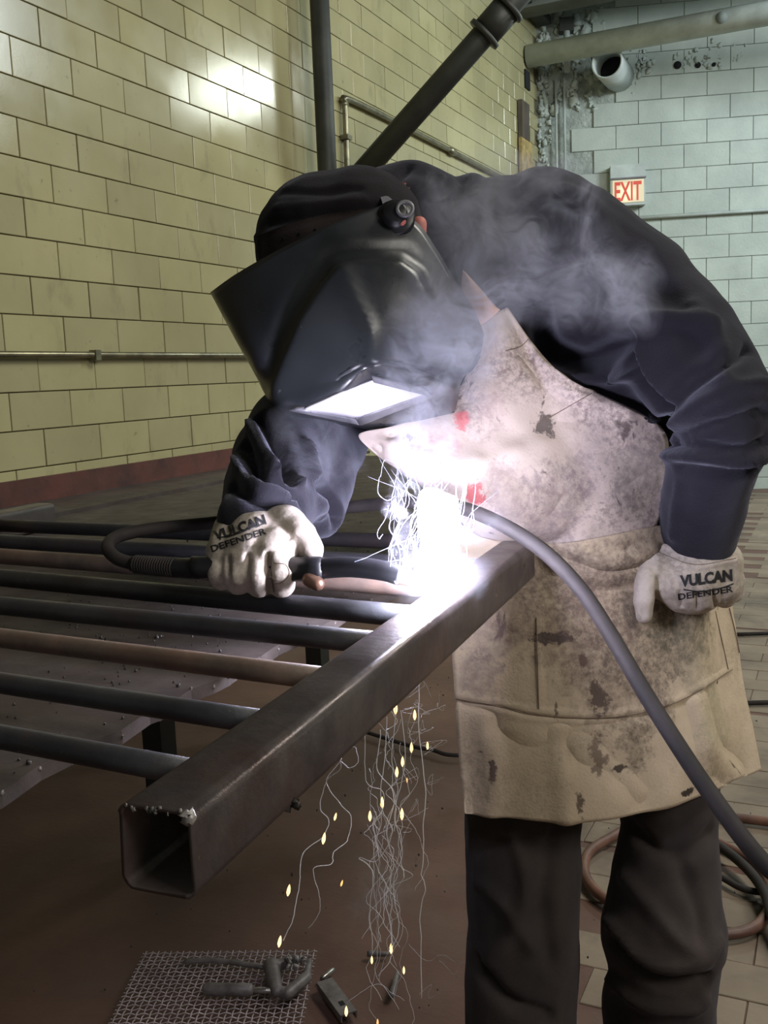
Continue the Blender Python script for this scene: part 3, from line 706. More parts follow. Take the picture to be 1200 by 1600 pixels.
near = np.clip((50-np.arange(G.shape[0]))/22., 0, 1)[:, None]*np.ones(G.shape[1]); near = near*near*(3-2*near)
pan = [(523, 410), (560, 403), (628, 405), (655, 425), (700, 520), (730, 660), (560, 700), (390, 680), (425, 590), (462, 500), (500, 440)]
dd_ = segd(pan, pxg); ins = inside(pan, pxg)
sdf = np.where(ins, dd_, -dd_); s_ = np.clip((sdf+2)/14, 0, 1); s_ = s_*s_*(3-2*s_)*near
V0 = G.reshape(-1, 3); N0 = vnormals(V0, gridfaces(*G.shape[:2]))
if (N0[(5*12+20)]@(CAM-V0[(5*12+20)])) < 0: N0 = -N0
gd = N0.reshape(G.shape)
rid = [(533, 428), (552, 470), (575, 520), (582, 565)]
rd = segd(rid, pxg, False)
G2 = G+gd*(s_*.010+np.exp(-(rd/11)**2)*.006*near+np.exp(-(np.abs(sdf+16)/9)**2)*-.004*near)[..., None]
V, Fc = sheet(G2, .003)
hl = obj('welding_helmet', V, Fc, MT['shell'], pr, label='black scuffed welding helmet lowered over the face'); THEL = bvh(V, Fc)
# lens and frame on the front face
def facepatch(q, lift, n=10):
    q = np.array(q, float); out = []
    for i in range(n+1):
        r = []
        for j in range(n+1):
            u, v = j/n, i/n; p = (q[0]*(1-u)+q[1]*u)*(1-v)+(q[3]*(1-u)+q[2]*u)*v; h = hit(THEL, *p)
            r.append((h if h is not None else D(p[0], p[1], 1.28))-ray(*p)*lift)
        out.append(r)
    return np.array(out)
lit_lens = simple('lens_lit_white', rgb(236, 232, 240), rgb(222, 218, 228), 20, .35, bump=.05)  # clear lens coloured near white: the arc's light on it is painted in
V, Fc = sheet(facepatch([(582, 596), (664, 618), (556, 655), (470, 642)], .006), .004)
obj('lens_cover', V, Fc, lit_lens, hl, label='clear lens plate lit white')
for q in ([(556, 655), (664, 618), (676, 622), (562, 666)], [(582, 590), (664, 612), (672, 620), (584, 598)], [(462, 640), (556, 656), (562, 665), (452, 642)]):
    V, Fc = sheet(facepatch(q, .010, 8), .006); obj('lens_frame', V, Fc, MT['greyp'], hl)
# pivot knob, strap, side clip
kc = hit(THEL, 618, 342); kn = None
hn = -ray(618, 342); hn /= np.linalg.norm(hn)
hn = hn+np.array([0, 0, .5]); hn /= np.linalg.norm(hn)
V, Fc = tube([kc-hn*.004, kc+hn*.004, kc+hn*.006, kc+hn*.006, kc+hn*.017, kc+hn*.019], [.024, .024, .022, .016, .015, .012], 18)
obj('pivot_knob', V, Fc, MT['plastic'], hl)
obj('knob_ring', *ring(kc+hn*.019+RI*.012+UP*.002, kc+hn*.022+RI*.012+UP*.002, .0115, .0075, 16), MT['greyp'], hl)
obj('knob_grip', *capsule(kc+hn*.012-UP*.004, kc+hn*.014-UP*.010+RI*.008, .006, .005), MT['skin'], hl, label='worn reddish knob grip')
sp = [D(596, 302, 1.262), D(580, 285, 1.27), D(566, 268, 1.285)]
V, Fc = tube(cat_rom(sp, 6), .010, 10, flat=.3); obj('headgear_strap', V, Fc, MT['plastic'], hl)
for o_ in (0, 5, 10): V, Fc = tube([D(562+o_, 270-o_*.3, 1.255), D(584+o_, 292-o_*.3, 1.25)], .0012, 6); obj('strap_clip', V, Fc, MT['metal'], hl)
V, Fc = sheet(np.array([[D(592, 300, 1.24), D(598, 318, 1.215)], [D(606, 306, 1.235), D(625, 322, 1.212)]]), .002); obj('strap_tab', V, Fc, MT['greyp'], hl, False)
obj('ear', *remesh(*caps([[(655, 350, 1.25, .010), (657, 362, 1.25, .008)]]).get(), .002, 3), MT['skin'], pr, label='reddened ear lobe')
# ---- apron
def apron_grid(rows, nu, nv, gap=.012, tree=None, noise=.003):
    G = grid([[(p[0], p[1], p[2]) for p in r] for r in rows], nu, nv); out = np.zeros_like(G)
    for i in range(G.shape[0]):
        for j in range(G.shape[1]):
            x, y, d = G[i, j]
            for tt in (tree or [TTRUNK]):
                if tt is TBODY and x > 990: continue
                h = hit(tt, x, y)
                if h is not None: d = min(d, (h-CAM)@FW-gap)
            out[i, j] = (x, y, d)
    for _ in range(3):                                        # soften depth steps, cloth hangs
        dpt = out[..., 2]; q = np.pad(dpt, 1, mode='edge'); av = (q[:-2, 1:-1]+q[2:, 1:-1]+q[1:-1, :-2]+q[1:-1, 2:])/4; out[..., 2] = np.minimum(dpt, av)
    return np.array([[D(*p) for p in r] for r in out])
R1 = [[(742, 522, 1.36), (757, 506, 1.33), (775, 491, 1.32), (792, 482, 1.33)],
      [(734, 575, 1.33), (765, 560, 1.31), (798, 548, 1.31), (832, 538, 1.34)],
      [(700, 628, 1.31), (762, 622, 1.29), (825, 602, 1.30), (885, 590, 1.35)],
      [(622, 664, 1.29), (722, 684, 1.28), (830, 668, 1.30), (962, 627, 1.38)],
      [(560, 678, 1.30), (690, 722, 1.26), (845, 730, 1.28), (1038, 672, 1.41)],
      [(588, 712, 1.30), (700, 766, 1.26), (855, 788, 1.28), (1044, 735, 1.40)],
      [(640, 744, 1.31), (728, 808, 1.28), (862, 828, 1.30), (1040, 788, 1.40)],
      [(696, 775, 1.33), (745, 836, 1.32), (866, 849, 1.33), (1026, 822, 1.41)]]
G = apron_grid(R1, 26, 14, tree=[TTRUNK, TBODY])
V, Fc = sheet(G, .003)
aprF = [([(850, 660), (890, 635), (925, 612)], .004, .003), ([(700, 740), (780, 715), (860, 690), (930, 660)], .014, .004), ([(740, 800), (830, 790), (930, 740), (1020, 700)], .018, -.004),
        ([(770, 690), (830, 720), (900, 790), (960, 800)], .018, .003), ([(740, 600), (790, 640), (850, 700)], .016, .003), ([(720, 650), (760, 700), (800, 780)], .016, -.003),
        ([(880, 820), (960, 790), (1020, 750)], .016, .004), ([(600, 690), (660, 715), (720, 760)], .009, .006), ([(590, 700), (600, 690), (610, 682)], .006, -.006), ([(810, 560), (850, 620), (900, 660)], .016, -.003)]
V = crease(V, Fc, aprF); V += vnormals(V, Fc)*(pnoise(V, 9, 3)*.004+pnoise(V, 60, 1)*.0006)[:, None]
ap = obj('apron', V, Fc, MT['glove'], pr, label='scuffed tan leather apron bib'); TAP = bvh(V, Fc)
R2 = [[(722, 820, 1.36), (790, 838, 1.35), (870, 842, 1.35), (950, 835, 1.37), (1035, 822, 1.42), (1112, 840, 1.50)],
      [(712, 930, 1.35), (790, 935, 1.33), (880, 935, 1.33), (970, 930, 1.345), (1060, 925, 1.40), (1138, 915, 1.50)],
      [(708, 1010, 1.35), (790, 1015, 1.33), (880, 1020, 1.325), (975, 1015, 1.34), (1065, 1005, 1.39), (1150, 985, 1.50)],
      [(712, 1100, 1.36), (795, 1105, 1.335), (885, 1115, 1.33), (985, 1108, 1.345), (1075, 1090, 1.39), (1163, 1068, 1.50)],
      [(718, 1195, 1.37), (800, 1200, 1.345), (895, 1205, 1.335), (990, 1200, 1.35), (1085, 1175, 1.395), (1178, 1145, 1.49)],
      [(724, 1273, 1.375), (805, 1280, 1.35), (900, 1284, 1.34), (985, 1274, 1.355), (1095, 1245, 1.40), (1190, 1203, 1.48)]]
G = apron_grid(R2, 14, 16)
V, Fc = sheet(G, .003)
skF = [([(715, 1088), (780, 1100), (842, 1114), (960, 1117), (1060, 1092), (1140, 1045)], .004, .004), ([(838, 960), (842, 1110)], .003, .003), ([(715, 1096), (780, 1109), (842, 1122), (960, 1125), (1060, 1100)], .005, -.004),
       ([(1120, 960), (1135, 1040)], .004, .004), ([(780, 1130), (880, 1160), (960, 1200), (1000, 1240)], .024, -.005), ([(1040, 1100), (1060, 1180), (1050, 1240)], .024, .005), ([(1090, 1100), (1120, 1180), (1150, 1210)], .02, -.007),
       ([(760, 1130), (770, 1200), (765, 1270)], .018, .006), ([(900, 860), (960, 880), (1020, 860)], .012, .008), ([(860, 880), (940, 905), (1000, 900)], .012, -.006), ([(870, 1150), (880, 1220), (885, 1280)], .016, .005)]
V = crease(V, Fc, skF); V += vnormals(V, Fc)*(pnoise(V, 9, 8)*.004+pnoise(V, 50, 2)*.0006)[:, None]
sk = obj('apron_skirt', V, Fc, MT['glove'], ap, label='lower apron with pocket, dirtier at the hip'); TSK = bvh(V, Fc)
def on(t, x, y):
    h = hit(t, x, y); return h if h is not None else D(x, y, 1.33)
bib_marks = [(on(TAP, 742, 772), .013, rgb(196, 66, 76), .75, S1), (on(TAP, 722, 655), .010, rgb(196, 70, 78), .7, (1, 1, .7)), (on(TAP, 646, 705), .012, rgb(110, 70, 76), .75, S1), (on(TAP, 690, 700), .02, rgb(170, 110, 116), .5, S1),
    (on(TAP, 880, 790), .05, rgb(110, 94, 104), .6, S1), (on(TAP, 990, 730), .045, rgb(104, 98, 92), .6, S1), (on(TAP, 800, 770), .035, rgb(130, 110, 112), .5, S1), (on(TAP, 850, 665), .014, rgb(60, 50, 52), .8, S1), (on(TAP, 920, 740), .03, rgb(120, 104, 108), .5, S1), (on(TAP, 760, 640), .02, rgb(150, 124, 124), .4, S1)]
skirt_marks = [(on(TSK, 1000, 1010), .085, rgb(70, 60, 54), .75, (1, 1, .8)), (on(TSK, 920, 890), .07, rgb(88, 74, 72), .65, S1), (on(TSK, 1060, 960), .07, rgb(84, 80, 68), .7, S1),
    (on(TSK, 862, 996), .013, rgb(58, 50, 54), .95, (.5, .5, 1.6)), (on(TSK, 938, 1090), .012, rgb(74, 60, 58), .9, (1, 1, .5)), (on(TSK, 910, 1035), .006, rgb(76, 46, 44), .9, (1, 1, .5)),
    (on(TSK, 769, 1205), .005, rgb(90, 74, 74), .9, (1, 1, .28)), (on(TSK, 966, 1200), .006, rgb(56, 44, 42), .9, (.5, .5, 1.2)), (on(TSK, 1074, 1238), .006, rgb(46, 38, 36), .95, (.6, .6, 1.)),
    (on(TSK, 905, 1255), .006, rgb(92, 76, 68), .9, (1, 1, .4)), (on(TSK, 935, 1180), .012, rgb(100, 82, 74), .75, (1, 1, .5)), (on(TSK, 780, 960), .06, rgb(120, 104, 106), .55, S1), (on(TSK, 880, 970), .09, rgb(110, 90, 84), .6, (1, 1, 1.3)),
    (on(TSK, 940, 1060), .06, rgb(104, 88, 78), .55, S1), (on(TSK, 1090, 1030), .05, rgb(120, 116, 98), .5, S1), (on(TSK, 750, 1060), .03, rgb(104, 90, 96), .5, S1), (on(TSK, 1120, 1130), .05, rgb(150, 148, 120), .5, S1)]
ap.data.materials[0] = leather('scuffed_leather', rgb(208, 192, 182), rgb(190, 174, 162), rgb(96, 78, 80), .85, bib_marks)
sk.data.materials[0] = leather('apron_skirt_leather', rgb(206, 188, 164), rgb(186, 168, 144), rgb(88, 76, 72), .42, skirt_marks, .66)
for tr, pts in ((TSK, [(838, 965), (840, 1040), (842, 1108)]), (TSK, [(712, 1092), (780, 1104), (842, 1118), (960, 1121), (1060, 1096), (1145, 1046)]), (TSK, [(1118, 955), (1128, 1000), (1138, 1046)]), (TSK, [(1140, 950), (1152, 1000), (1160, 1050)]),
                (TAP, [(842, 662), (880, 640), (925, 614)]), (TAP, [(790, 548), (812, 542), (826, 530)])):
    P = drape(tr, pts, .0012)
    if len(P) > 2: obj('seam', *tube(P, .0006, 5), MT['thread'], ap)
V, Fc = sheet(np.array([[D(724, 424, 1.33), D(740, 432, 1.335)], [D(722, 450, 1.315), D(758, 462, 1.325)], [D(726, 478, 1.30), D(772, 482, 1.31)], [D(748, 512, 1.30), D(782, 492, 1.305)]]), .003)
Gs = grid([[D(723, 422, 1.30), D(724, 422, 1.30), D(725, 423, 1.30)], [D(721, 447, 1.295), D(735, 441, 1.29), D(750, 450, 1.295)], [D(724, 474, 1.29), D(748, 470, 1.285), D(772, 476, 1.29)], [D(748, 510, 1.29), D(766, 498, 1.288), D(782, 484, 1.29)]], 6, 6)
V, Fc = sheet(Gs, .003); obj('neck_strap', V, Fc, MT['strap'], ap, label='smooth pale pink leather neck strap')
# ---- gloves
def glove(L, vox, folds, nm, lab):
    V, Fc = remesh(*caps(L).get(), vox, 4); V = crease(V, Fc, folds); V += vnormals(V, Fc)*(pnoise(V, 60)*.0011+pnoise(V, 150, 4)*.0004)[:, None]
    o = obj(nm, V, Fc, MT['glove'], pr, label=lab); return o, bvh(V, Fc)
k_ = 1.04/F
g1, TG1 = glove([
    [(408, 825, 1.10, .030), (402, 842, 1.07, .034), (392, 866, 1.05, .034)],
    [(368, 832, 1.10, .026), (358, 866, 1.055, .025)], [(432, 826, 1.09, .028), (425, 864, 1.04, .026)],
    [(432, 862, 1.035, .0175), (438, 893, 1.028, .0165), (440, 913, 1.045, .0150)],      # index
    [(402, 866, 1.035, .0165), (403, 898, 1.025, .0150), (405, 914, 1.045, .0140)],      # middle
    [(371, 868, 1.04, .0160), (370, 896, 1.030, .0145), (373, 910, 1.048, .0135)],       # ring
    [(345, 868, 1.05, .0140), (342, 893, 1.040, .0130), (346, 906, 1.055, .0120)],      # little
    [(445, 822, 1.07, .024), (470, 838, 1.05, .0185), (486, 858, 1.04, .0135), (488, 872, 1.05, .0115)]],   # thumb
    .0024, [([(388, 868), (386, 895), (390, 925)], .0028, -.007), ([(357, 872), (356, 895), (359, 918)], .0028, -.006), ([(418, 866), (420, 895), (424, 928)], .003, -.008), ([(452, 842), (440, 856), (424, 862)], .003, -.003),
            ([(340, 852), (370, 858), (400, 856)], .005, -.002), ([(425, 895), (440, 890), (455, 895)], .003, .002), ([(350, 830), (400, 825), (440, 818)], .006, -.0015)],
    'glove', 'pale leather work glove gripping the torch')
g2, TG2 = glove([
    [(1086, 872, 1.37, .056), (1078, 905, 1.36, .050)], [(1046, 878, 1.36, .032), (1036, 910, 1.35, .026)], [(1120, 880, 1.36, .036), (1126, 912, 1.36, .030)], [(1140, 905, 1.37, .020), (1145, 925, 1.38, .016)],
    [(1130, 918, 1.345, .0185), (1132, 932, 1.37, .0165), (1120, 926, 1.40, .015)], [(1103, 922, 1.335, .0180), (1104, 937, 1.36, .0165), (1096, 930, 1.39, .015)],
    [(1077, 922, 1.335, .0180), (1077, 938, 1.355, .0160), (1072, 930, 1.385, .0145)], [(1052, 916, 1.335, .0170), (1050, 932, 1.35, .0150), (1050, 926, 1.38, .0135)],
    [(1022, 882, 1.35, .022), (1010, 910, 1.335, .0165), (1006, 938, 1.33, .0140), (1007, 962, 1.335, .0115)]],
    .0026, [([(1116, 925), (1118, 948)], .003, -.005), ([(1090, 930), (1090, 950)], .003, -.005), ([(1064, 925), (1064, 948)], .003, -.005), ([(1030, 905), (1026, 930), (1030, 950)], .004, -.007),
            ([(1018, 860), (1018, 880), (1028, 900)], .005, -.002), ([(1025, 868), (1080, 886), (1150, 876)], .003, .002), ([(1040, 905), (1035, 930)], .004, -.003)],
    'glove', 'pale leather work glove planted on the hip')
def write(s, tree, o, ux, vy, bold, par, lift=.0012, label=None):
    V, Fc = text_mesh(s, bold); V, T = subdiv(V*np.array([len(s)*.8, 1, 0]), Fc, .45); V[:, 0] /= V[:, 0].max(); P = []
    o, ux, vy = np.array(o, float), np.array(ux, float), np.array(vy, float)
    for v in V:
        x, y = o+ux*v[0]+vy*v[1]; h = hit(tree, x, y); dd = ((h-CAM)@FW-lift) if h is not None else None; P.append((x, y, dd))
    ok = [p[2] for p in P if p[2]]; md = float(np.median(ok)) if ok else 1.3
    P = np.array([D(x, y, dd if dd else md) for x, y, dd in P]); obj('lettering', P, T, MT['ink'], par, False, label=label or f'black printed {s}')
write('VULCAN', TG2, (1063, 918), (82, -10), (-1, -19), .05, g2)
write('DEFENDER', TG2, (1060, 938), (86, -13), (-1, -10), .022, g2)
P = drape(TG2, [(1068, 921), (1095, 924), (1125, 919), (1146, 912)], .0014); obj('printed_line', *tube(P, .0010, 5), MT['ink'], g2)
write('VULCAN', TG1, (337, 846), (80, -27), (-5, -16), .045, g1)
write('DEFENDER', TG1, (331, 863), (86, -29), (-3, -10), .022, g1)
P = drape(TG1, [(340, 840), (365, 836), (395, 824), (414, 818)], .001); obj('printed_line', *tube(P, .0007, 5), MT['ink'], g1)
for g, tr, pts in ((g1, TG1, [(424, 868), (424, 900), (428, 925)]), (g1, TG1, [(428, 880), (446, 882), (452, 898), (440, 910), (430, 912)]), (g2, TG2, [(1028, 862), (1085, 882), (1150, 872)])):
    P = drape(tr, pts, .0006)
    if len(P) > 2: obj('seam', *tube(P, .0005, 5), MT['thread'], g)
# ================================================================== TORCH and cables
tc = thing('welding_torch', D(480, 888, 1.03), 'black welding torch gripped by the glove resting on the bars, nozzle at the arc', 'torch')
obj('handle', *tube(cat_rom([D(300, 886, 1.045), D(380, 888, 1.04), D(452, 889, 1.03), D(504, 889, 1.02)], 6), [.012]*19, 16), MT['plastic'], tc)
obj('handle_collar', *tube([D(452, 889, 1.03), D(500, 889, 1.02), D(504, 889, 1.02)], [.0135, .0135, .012], 16), MT['plastic'], tc)
obj('gooseneck', *tube(cat_rom([D(500, 888, 1.02), D(550, 886, 1.01), D(600, 892, 1.0), D(626, 900, .995)], 6), np.linspace(.0112, .0102, 19), 16), MT['plastic'], tc)
nz = obj('nozzle', *tube(cat_rom([D(622, 899, .995), D(640, 905, .99), D(656, 914, .985)], 5), np.linspace(.0088, .0065, 11), 16), MT['copper'], tc)
obj('nozzle_clip', *tube(cat_rom([D(625, 888, .985), D(628, 900, .982), D(620, 912, .985), D(616, 908, .985)], 5), .0008, 6), MT['metal'], tc)
obj('trigger', *capsule(D(484, 905, 1.015), D(496, 912, 1.01), .0085, .0075), MT['copper'], tc, label='brown trigger lever')
sb = obj('strain_relief', *tube(cat_rom([D(206, 881, 1.07), D(260, 886, 1.06), D(312, 888, 1.045)], 6), np.linspace(.0085, .0115, 13), 14), MT['plastic'], tc)
for k in range(16):
    s = k/15; p = D(212+s*60, 881.5+s*5, 1.069-s*.012); q = D(215+s*60, 881.8+s*5, 1.068-s*.012); obj('spring_coil', *tube([p, q], .0103+.0012*s, 12), MT['rubber'], sb)
tcab = cat_rom([D(208, 881, 1.07), D(182, 872, 1.08), D(168, 855, 1.10), D(185, 838, 1.14), D(240, 826, 1.17), D(320, 818, 1.22), D(430, 805, 1.30), D(540, 793, 1.30), D(640, 785, 1.22), D(715, 792, 1.17), D(785, 820, 1.13), D(850, 862, 1.10),
    D(905, 918, 1.08), D(950, 985, 1.06), D(1000, 1070, 1.03), D(1050, 1150, 1.0), D(1110, 1240, .97), D(1190, 1345, .94), D(1300, 1450, .92), D(1390, 1640, .95)], 8)
obj('torch_cable', *tube(tcab, np.interp(np.arange(len(tcab)), [0, 40, 80, len(tcab)], [.0072, .0078, .0086, .0090]), 12), MT['rubber'], label='thick grey cable looping from the torch and sagging across the apron', cat='cable')
def fl_(x, y, z=.012): return PL(x, y, 2, z)
hc = cat_rom([fl_(*p) for p in [(1300, 1300), (1200, 1284), (1120, 1274), (1040, 1258), (970, 1300), (922, 1330), (914, 1365), (940, 1400), (1000, 1430), (1080, 1456), (1150, 1458), (1190, 1440), (1205, 1400), (1180, 1350), (1110, 1310)]], 8)
obj('floor_hose', *tube(hc, .0125, 10), MT['hoseb'], label='brown hose coiled on the floor behind the jeans', cat='hose')
h2 = cat_rom([fl_(*p, .03) for p in [(1050, 1280), (1118, 1318), (1165, 1355), (1195, 1395), (1210, 1440), (1250, 1500)]], 6)
obj('black_floor_hose', *tube(h2, .012, 10), MT['rubber'], label='thick black hose curving over the brown hose coil on the floor', cat='hose')
h3 = cat_rom([fl_(*p, .012) for p in [(1060, 1340), (1122, 1368), (1160, 1388), (1200, 1394), (1290, 1390)]], 6)
obj('thin_floor_hose', *tube(h3, .008, 8), MT['rubber'], label='thin dark hose lying inside the brown hose coil', cat='hose')
h4 = cat_rom([fl_(*p, .01) for p in [(560, 1140), (640, 1165), (676, 1172), (710, 1180), (800, 1176)]], 6)
obj('cord', *tube(h4, .007, 8), MT['rubber'], label='thin black cord on the floor left of the apron', cat='cord')
for yy, nm in ((990, 'farther'), (1098, 'nearer')):
    P = [PL(1130, yy+2, 2, .006), PL(1300, yy-4, 2, .006)]
    obj('long_joint', *tube(P, .009, 6), MT['rubber'], label=f'{nm} dark joint line across the floor right of the apron', cat='cord')  # wide dark floor joints, laid on as tubes
fx = PL(1215, 740, 2, .0)
cb_ = thing('floor_coil', (fx[0], fx[1], 0), 'dark coiled cable with a yellow end far off on the floor at the right edge', 'cable')
for k in range(3):
    A = np.linspace(0, 2*PI, 30)[:-1]; obj('cable_loop', *tube(np.stack([fx[0]+(.5-.05*k)*np.cos(A), fx[1]+.35*np.sin(A), .03+.04*k+0*A], 1), .025, 8, closed=True), MT['rubber'], cb_)
obj('cable_end', *capsule((fx[0]-.35, fx[1]-.1, .16), (fx[0]-.15, fx[1]-.1, .17), .03, .03), MT['wood'], cb_, label='yellow cable end')
# ================================================================== FLOOR ITEMS
m0, m1, m2 = PL(228, 1490, 2, .006), PL(495, 1487, 2, .006), PL(180, 1610, 2, .006)
e1_ = (m1-m0); W1 = np.linalg.norm(e1_); e1_ /= W1; e2_ = m2-m0; e2_ -= e1_*(e2_@e1_); e2_ /= np.linalg.norm(e2_); sp_ = .0135; N1 = int(W1/sp_); L2 = .46; N2 = int(L2/sp_)
ms = thing('wire_mesh', m0+e1_*W1/2+e2_*L2/2, 'square of woven grey wire mesh lying on the floor', 'mesh')
src = {}
def wire(key, base, dirv, L, n, ph):
    s = np.linspace(-.5, n+.5, (n+1)*4+1); P = base+dirv*(s*sp_)[:, None]; P[:, 2] += .0016*np.cos(PI*s+ph)
    if key not in src:
        src[key] = (obj('wire', *tube(P, .0014, 5, cap=False), MT['wire'], ms), P.mean(0))
        src[key] = (src[key][0], np.array(WL[src[key][0].name])-base)
    else:
        o = copyobj(src[key][0], base+src[key][1], ms); o.name = 'wire'; 
for i in range(N1+1): wire(('a', i % 2), m0+e1_*(i*sp_), e2_, L2, N2, PI*(i % 2))
for j in range(N2+1): wire(('b', j % 2), m0+e2_*(j*sp_), e1_, W1, N1, PI*((j+1) % 2))
def fz(x, y, z): return PL(x, y, 2, z)
cl = thing('clamp', fz(410, 1525, .0), 'grimy steel clamp with two handles lying on the wire mesh', 'clamp')
obj('handle', *tube(cat_rom([fz(288, 1502, .022), fz(340, 1501, .025), (fz(420, 1512, .028))], 4), [.007]*9, 10, flat=.6), MT['dirtym'], cl)
obj('handle', *tube([fz(318, 1545, .024), fz(322, 1545, .024), fz(392, 1547, .026), fz(396, 1547, .026)], [.009, .0125, .0125, .008], 14), MT['dirtym'], cl)
obj('screw_rod', *tube([fz(385, 1546, .026), fz(432, 1549, .028)], .006, 10), MT['metal'], cl)
b = caps([]) if False else B()
b.add(*capsule(fz(424, 1510, .03), fz(432, 1548, .03), .018, .012)); b.add(*capsule(fz(424, 1512, .03), fz(452, 1502, .03), .014, .010)); b.add(*capsule(fz(432, 1548, .028), fz(450, 1552, .028), .012, .010))
obj('jaw', *remesh(*b.get(), .003, 3), MT['dirtym'], cl)
b = B(); b.add(*capsule(fz(450, 1552, .028), fz(478, 1528, .03), .012, .012)); b.add(*capsule(fz(478, 1528, .03), fz(484, 1502, .032), .010, .006))
obj('jaw', *remesh(*b.get(), .003, 3), MT['dirtym'], cl)
b = B()
for k in range(12): b.add(*rock(fz(462+random.uniform(-12, 14), 1504+random.uniform(-10, 10)-0, .044), .008))
obj('weld_spatter', *b.get(), MT['bright'], cl, kind='stuff', label='whitish weld spatter')
# small channel piece
bk = thing('steel_offcut', fz(525, 1560, 0), 'small dark steel channel offcut with a square hole beside the wire mesh', 'offcut')
a = fz(507, 1532, .014); b2 = fz(545, 1584, .014); d = (b2-a)/np.linalg.norm(b2-a); s = np.array([d[1], -d[0], 0]); Rk = np.stack([d, -s, [0, 0, 1]], 1); L = np.linalg.norm(b2-a)
mid = (a+b2)/2
obj('web', *box(mid, (L, .034, .003), Rk), MT['dirtym'], bk, False)
for q in (-1, 1): obj('flange', *box(mid+s*q*.0155-np.array([0, 0, .0068]), (L, .003, .0137), Rk), MT['dirtym'], bk, False)
obj('square_hole', *box(a+d*L*.72+np.array([0, 0, .0016]), (.014, .010, .0012), Rk), MT['dark_hole'], bk, False)
for (pts, lb) in (([(578, 1490), (606, 1490)], 'small dark steel scrap on the floor under the falling sparks'), ([(612, 1555), (622, 1520)], 'bent dark scrap beneath the smoke trails on the floor'), ([(505, 1528), (520, 1515)], 'bright metal sliver beside the steel offcut')):
    p, q = fz(*pts[0], .006), fz(*pts[1], .006); b = B(); b.add(*capsule(p, q, .007, .005, 7, 2)); V, Fc = b.get(); V += np.random.normal(0, .0008, V.shape); V[:, 2] = np.maximum(V[:, 2], .001)
    obj('scrap', V, Fc, MT['metal'] if 'bright' in lb else MT['dirtym'], label=lb, cat='scrap', group=None)
dv = B()
for k in range(260):
    x, y = random.uniform(-1.5, .6), random.uniform(1.2, 3.6); dv.add(*rock((x, y, .002 if x < -.72 else .012), random.uniform(.0012, .004)))
obj('floor_grit', *dv.get(), MT['slag'], fl, kind='stuff')
# ================================================================== ARC, SPARKS, SMOKE
hot = emitter('arc_glow', (.80, .79, 1, 1), 200.)
b = caps([[(680, 935, .985, .007), (682, 900, .985, .019), (690, 850, .99, .021), (686, 800, .995, .020), (675, 782, 1.0, .014)], [(640, 905, .985, .004), (690, 915, .985, .012)], [(655, 890, .985, .006), (690, 870, .985, .015)]])
V, Fc = remesh(*b.get(), .003, 5); V += vnormals(V, Fc)*(pnoise(V, 70)*.004+pnoise(V, 160, 3)*.0015)[:, None]
obj('arc_plume', V, Fc, hot, label='blinding white plume of burning metal vapour above the weld', cat='plume')
spark = emitter('spark_hot', (1, .50, .16, 1), 1.6); spark_w = emitter('spark_core', (1, .66, .27, 1), 2.4)
SP = [(451, 1391, 9, .95), (437, 1471, 9, .98), (506, 1310, 9, .96), (524, 1276, 6, .98), (578, 1275, 8, 1.), (597, 1254, 9, 1.0), (628, 1272, 9, 1.0), (620, 1206, 8, 1.02), (629, 1190, 8, 1.02), (643, 1168, 8, 1.03), (618, 1106, 10, 1.0), (648, 1117, 8, 1.02),
      (668, 1165, 6, 1.02), (636, 1219, 4, 1.0), (534, 1380, 5, 1.0), (611, 1482, 8, 1.5), (581, 1500, 6, 1.6), (631, 1516, 6, 1.5), (541, 1580, 8, 1.8), (590, 1597, 5, 1.7)]
SL = ['orange spark second lowest on the left, above the wire mesh', 'lowest left orange spark, just above the clamp jaws', 'left orange spark high on the long looping smoke trail', 'small orange spark right of the looping smoke trail',
      'orange spark leftmost in the dense trail bundle', 'orange spark above and right of the leftmost one in the trail bundle', 'bright orange spark lowest in the hanging trail bundle', 'bright orange spark in the middle of the trail bundle',
      'orange spark just above the middle one of the bundle', 'orange spark in the bundle two below the tube edge', 'large orange spark touching the underside of the square tube', 'star shaped orange spark right below the tube edge',
      'thin orange spark rightmost under the tube', 'tiny orange spark right of the middle bundle spark', 'tiny lone orange spark midway between the looping trail and bundle', 'yellow spark landing on the floor at the bundle foot',
      'yellow spark on the dark floor scrap, left at the bundle foot', 'thin orange spark by the bent floor scrap', 'orange spark glowing on the end of the steel offcut', 'orange spark at the bottom edge right of the offcut']
for k, (x, y, l, d) in enumerate(SP):
    lean = (451-x)*.0+(1.5 if x < 540 else 0)
    P = [D(x+lean, y-l, d), D(x, y, d), D(x-lean, y+l, d)]; r = .0018*(l/9)*d if l > 4 else .0007
    V, Fc = tube(cat_rom(P, 4), np.interp(np.linspace(0, 1, 9), [0, .3, .7, 1], [.15, .8, 1, .25])*r*1.15, 8)
    obj('spark', V, Fc, spark_w if l > 5 else spark, label=SL[k], cat='spark', group='sparks falling below the frame')
th = NT('smoke_thread'); th.set((.9, .9, .95, 1), .9, 0, .1); th.b.inputs['Alpha'].default_value = .6; th.b.inputs['Subsurface Weight'].default_value = 0
th2 = NT('arc_thread'); th2.set((.8, .82, 1, 1), .9, 0, .1); th2.b.inputs['Alpha'].default_value = .28
def thread(pts, d, r, bm, amp=3., k=7):
    P = cat_rom(pts, k).astype(float); ph = random.uniform(0, 9); n = len(P); s = np.arange(n)
    P[:, 0] += amp*np.array([mnoise.noise(Vector((q*.16, ph, 0)))*2.2+mnoise.noise(Vector((q*.5, ph, 4)))*.8 for q in s]); dd = d+.02*np.sin(s*.08+ph)
    bm.add(*tube([D(x, y, e) for (x, y), e in zip(P, dd)], r, 4))
lo = B()
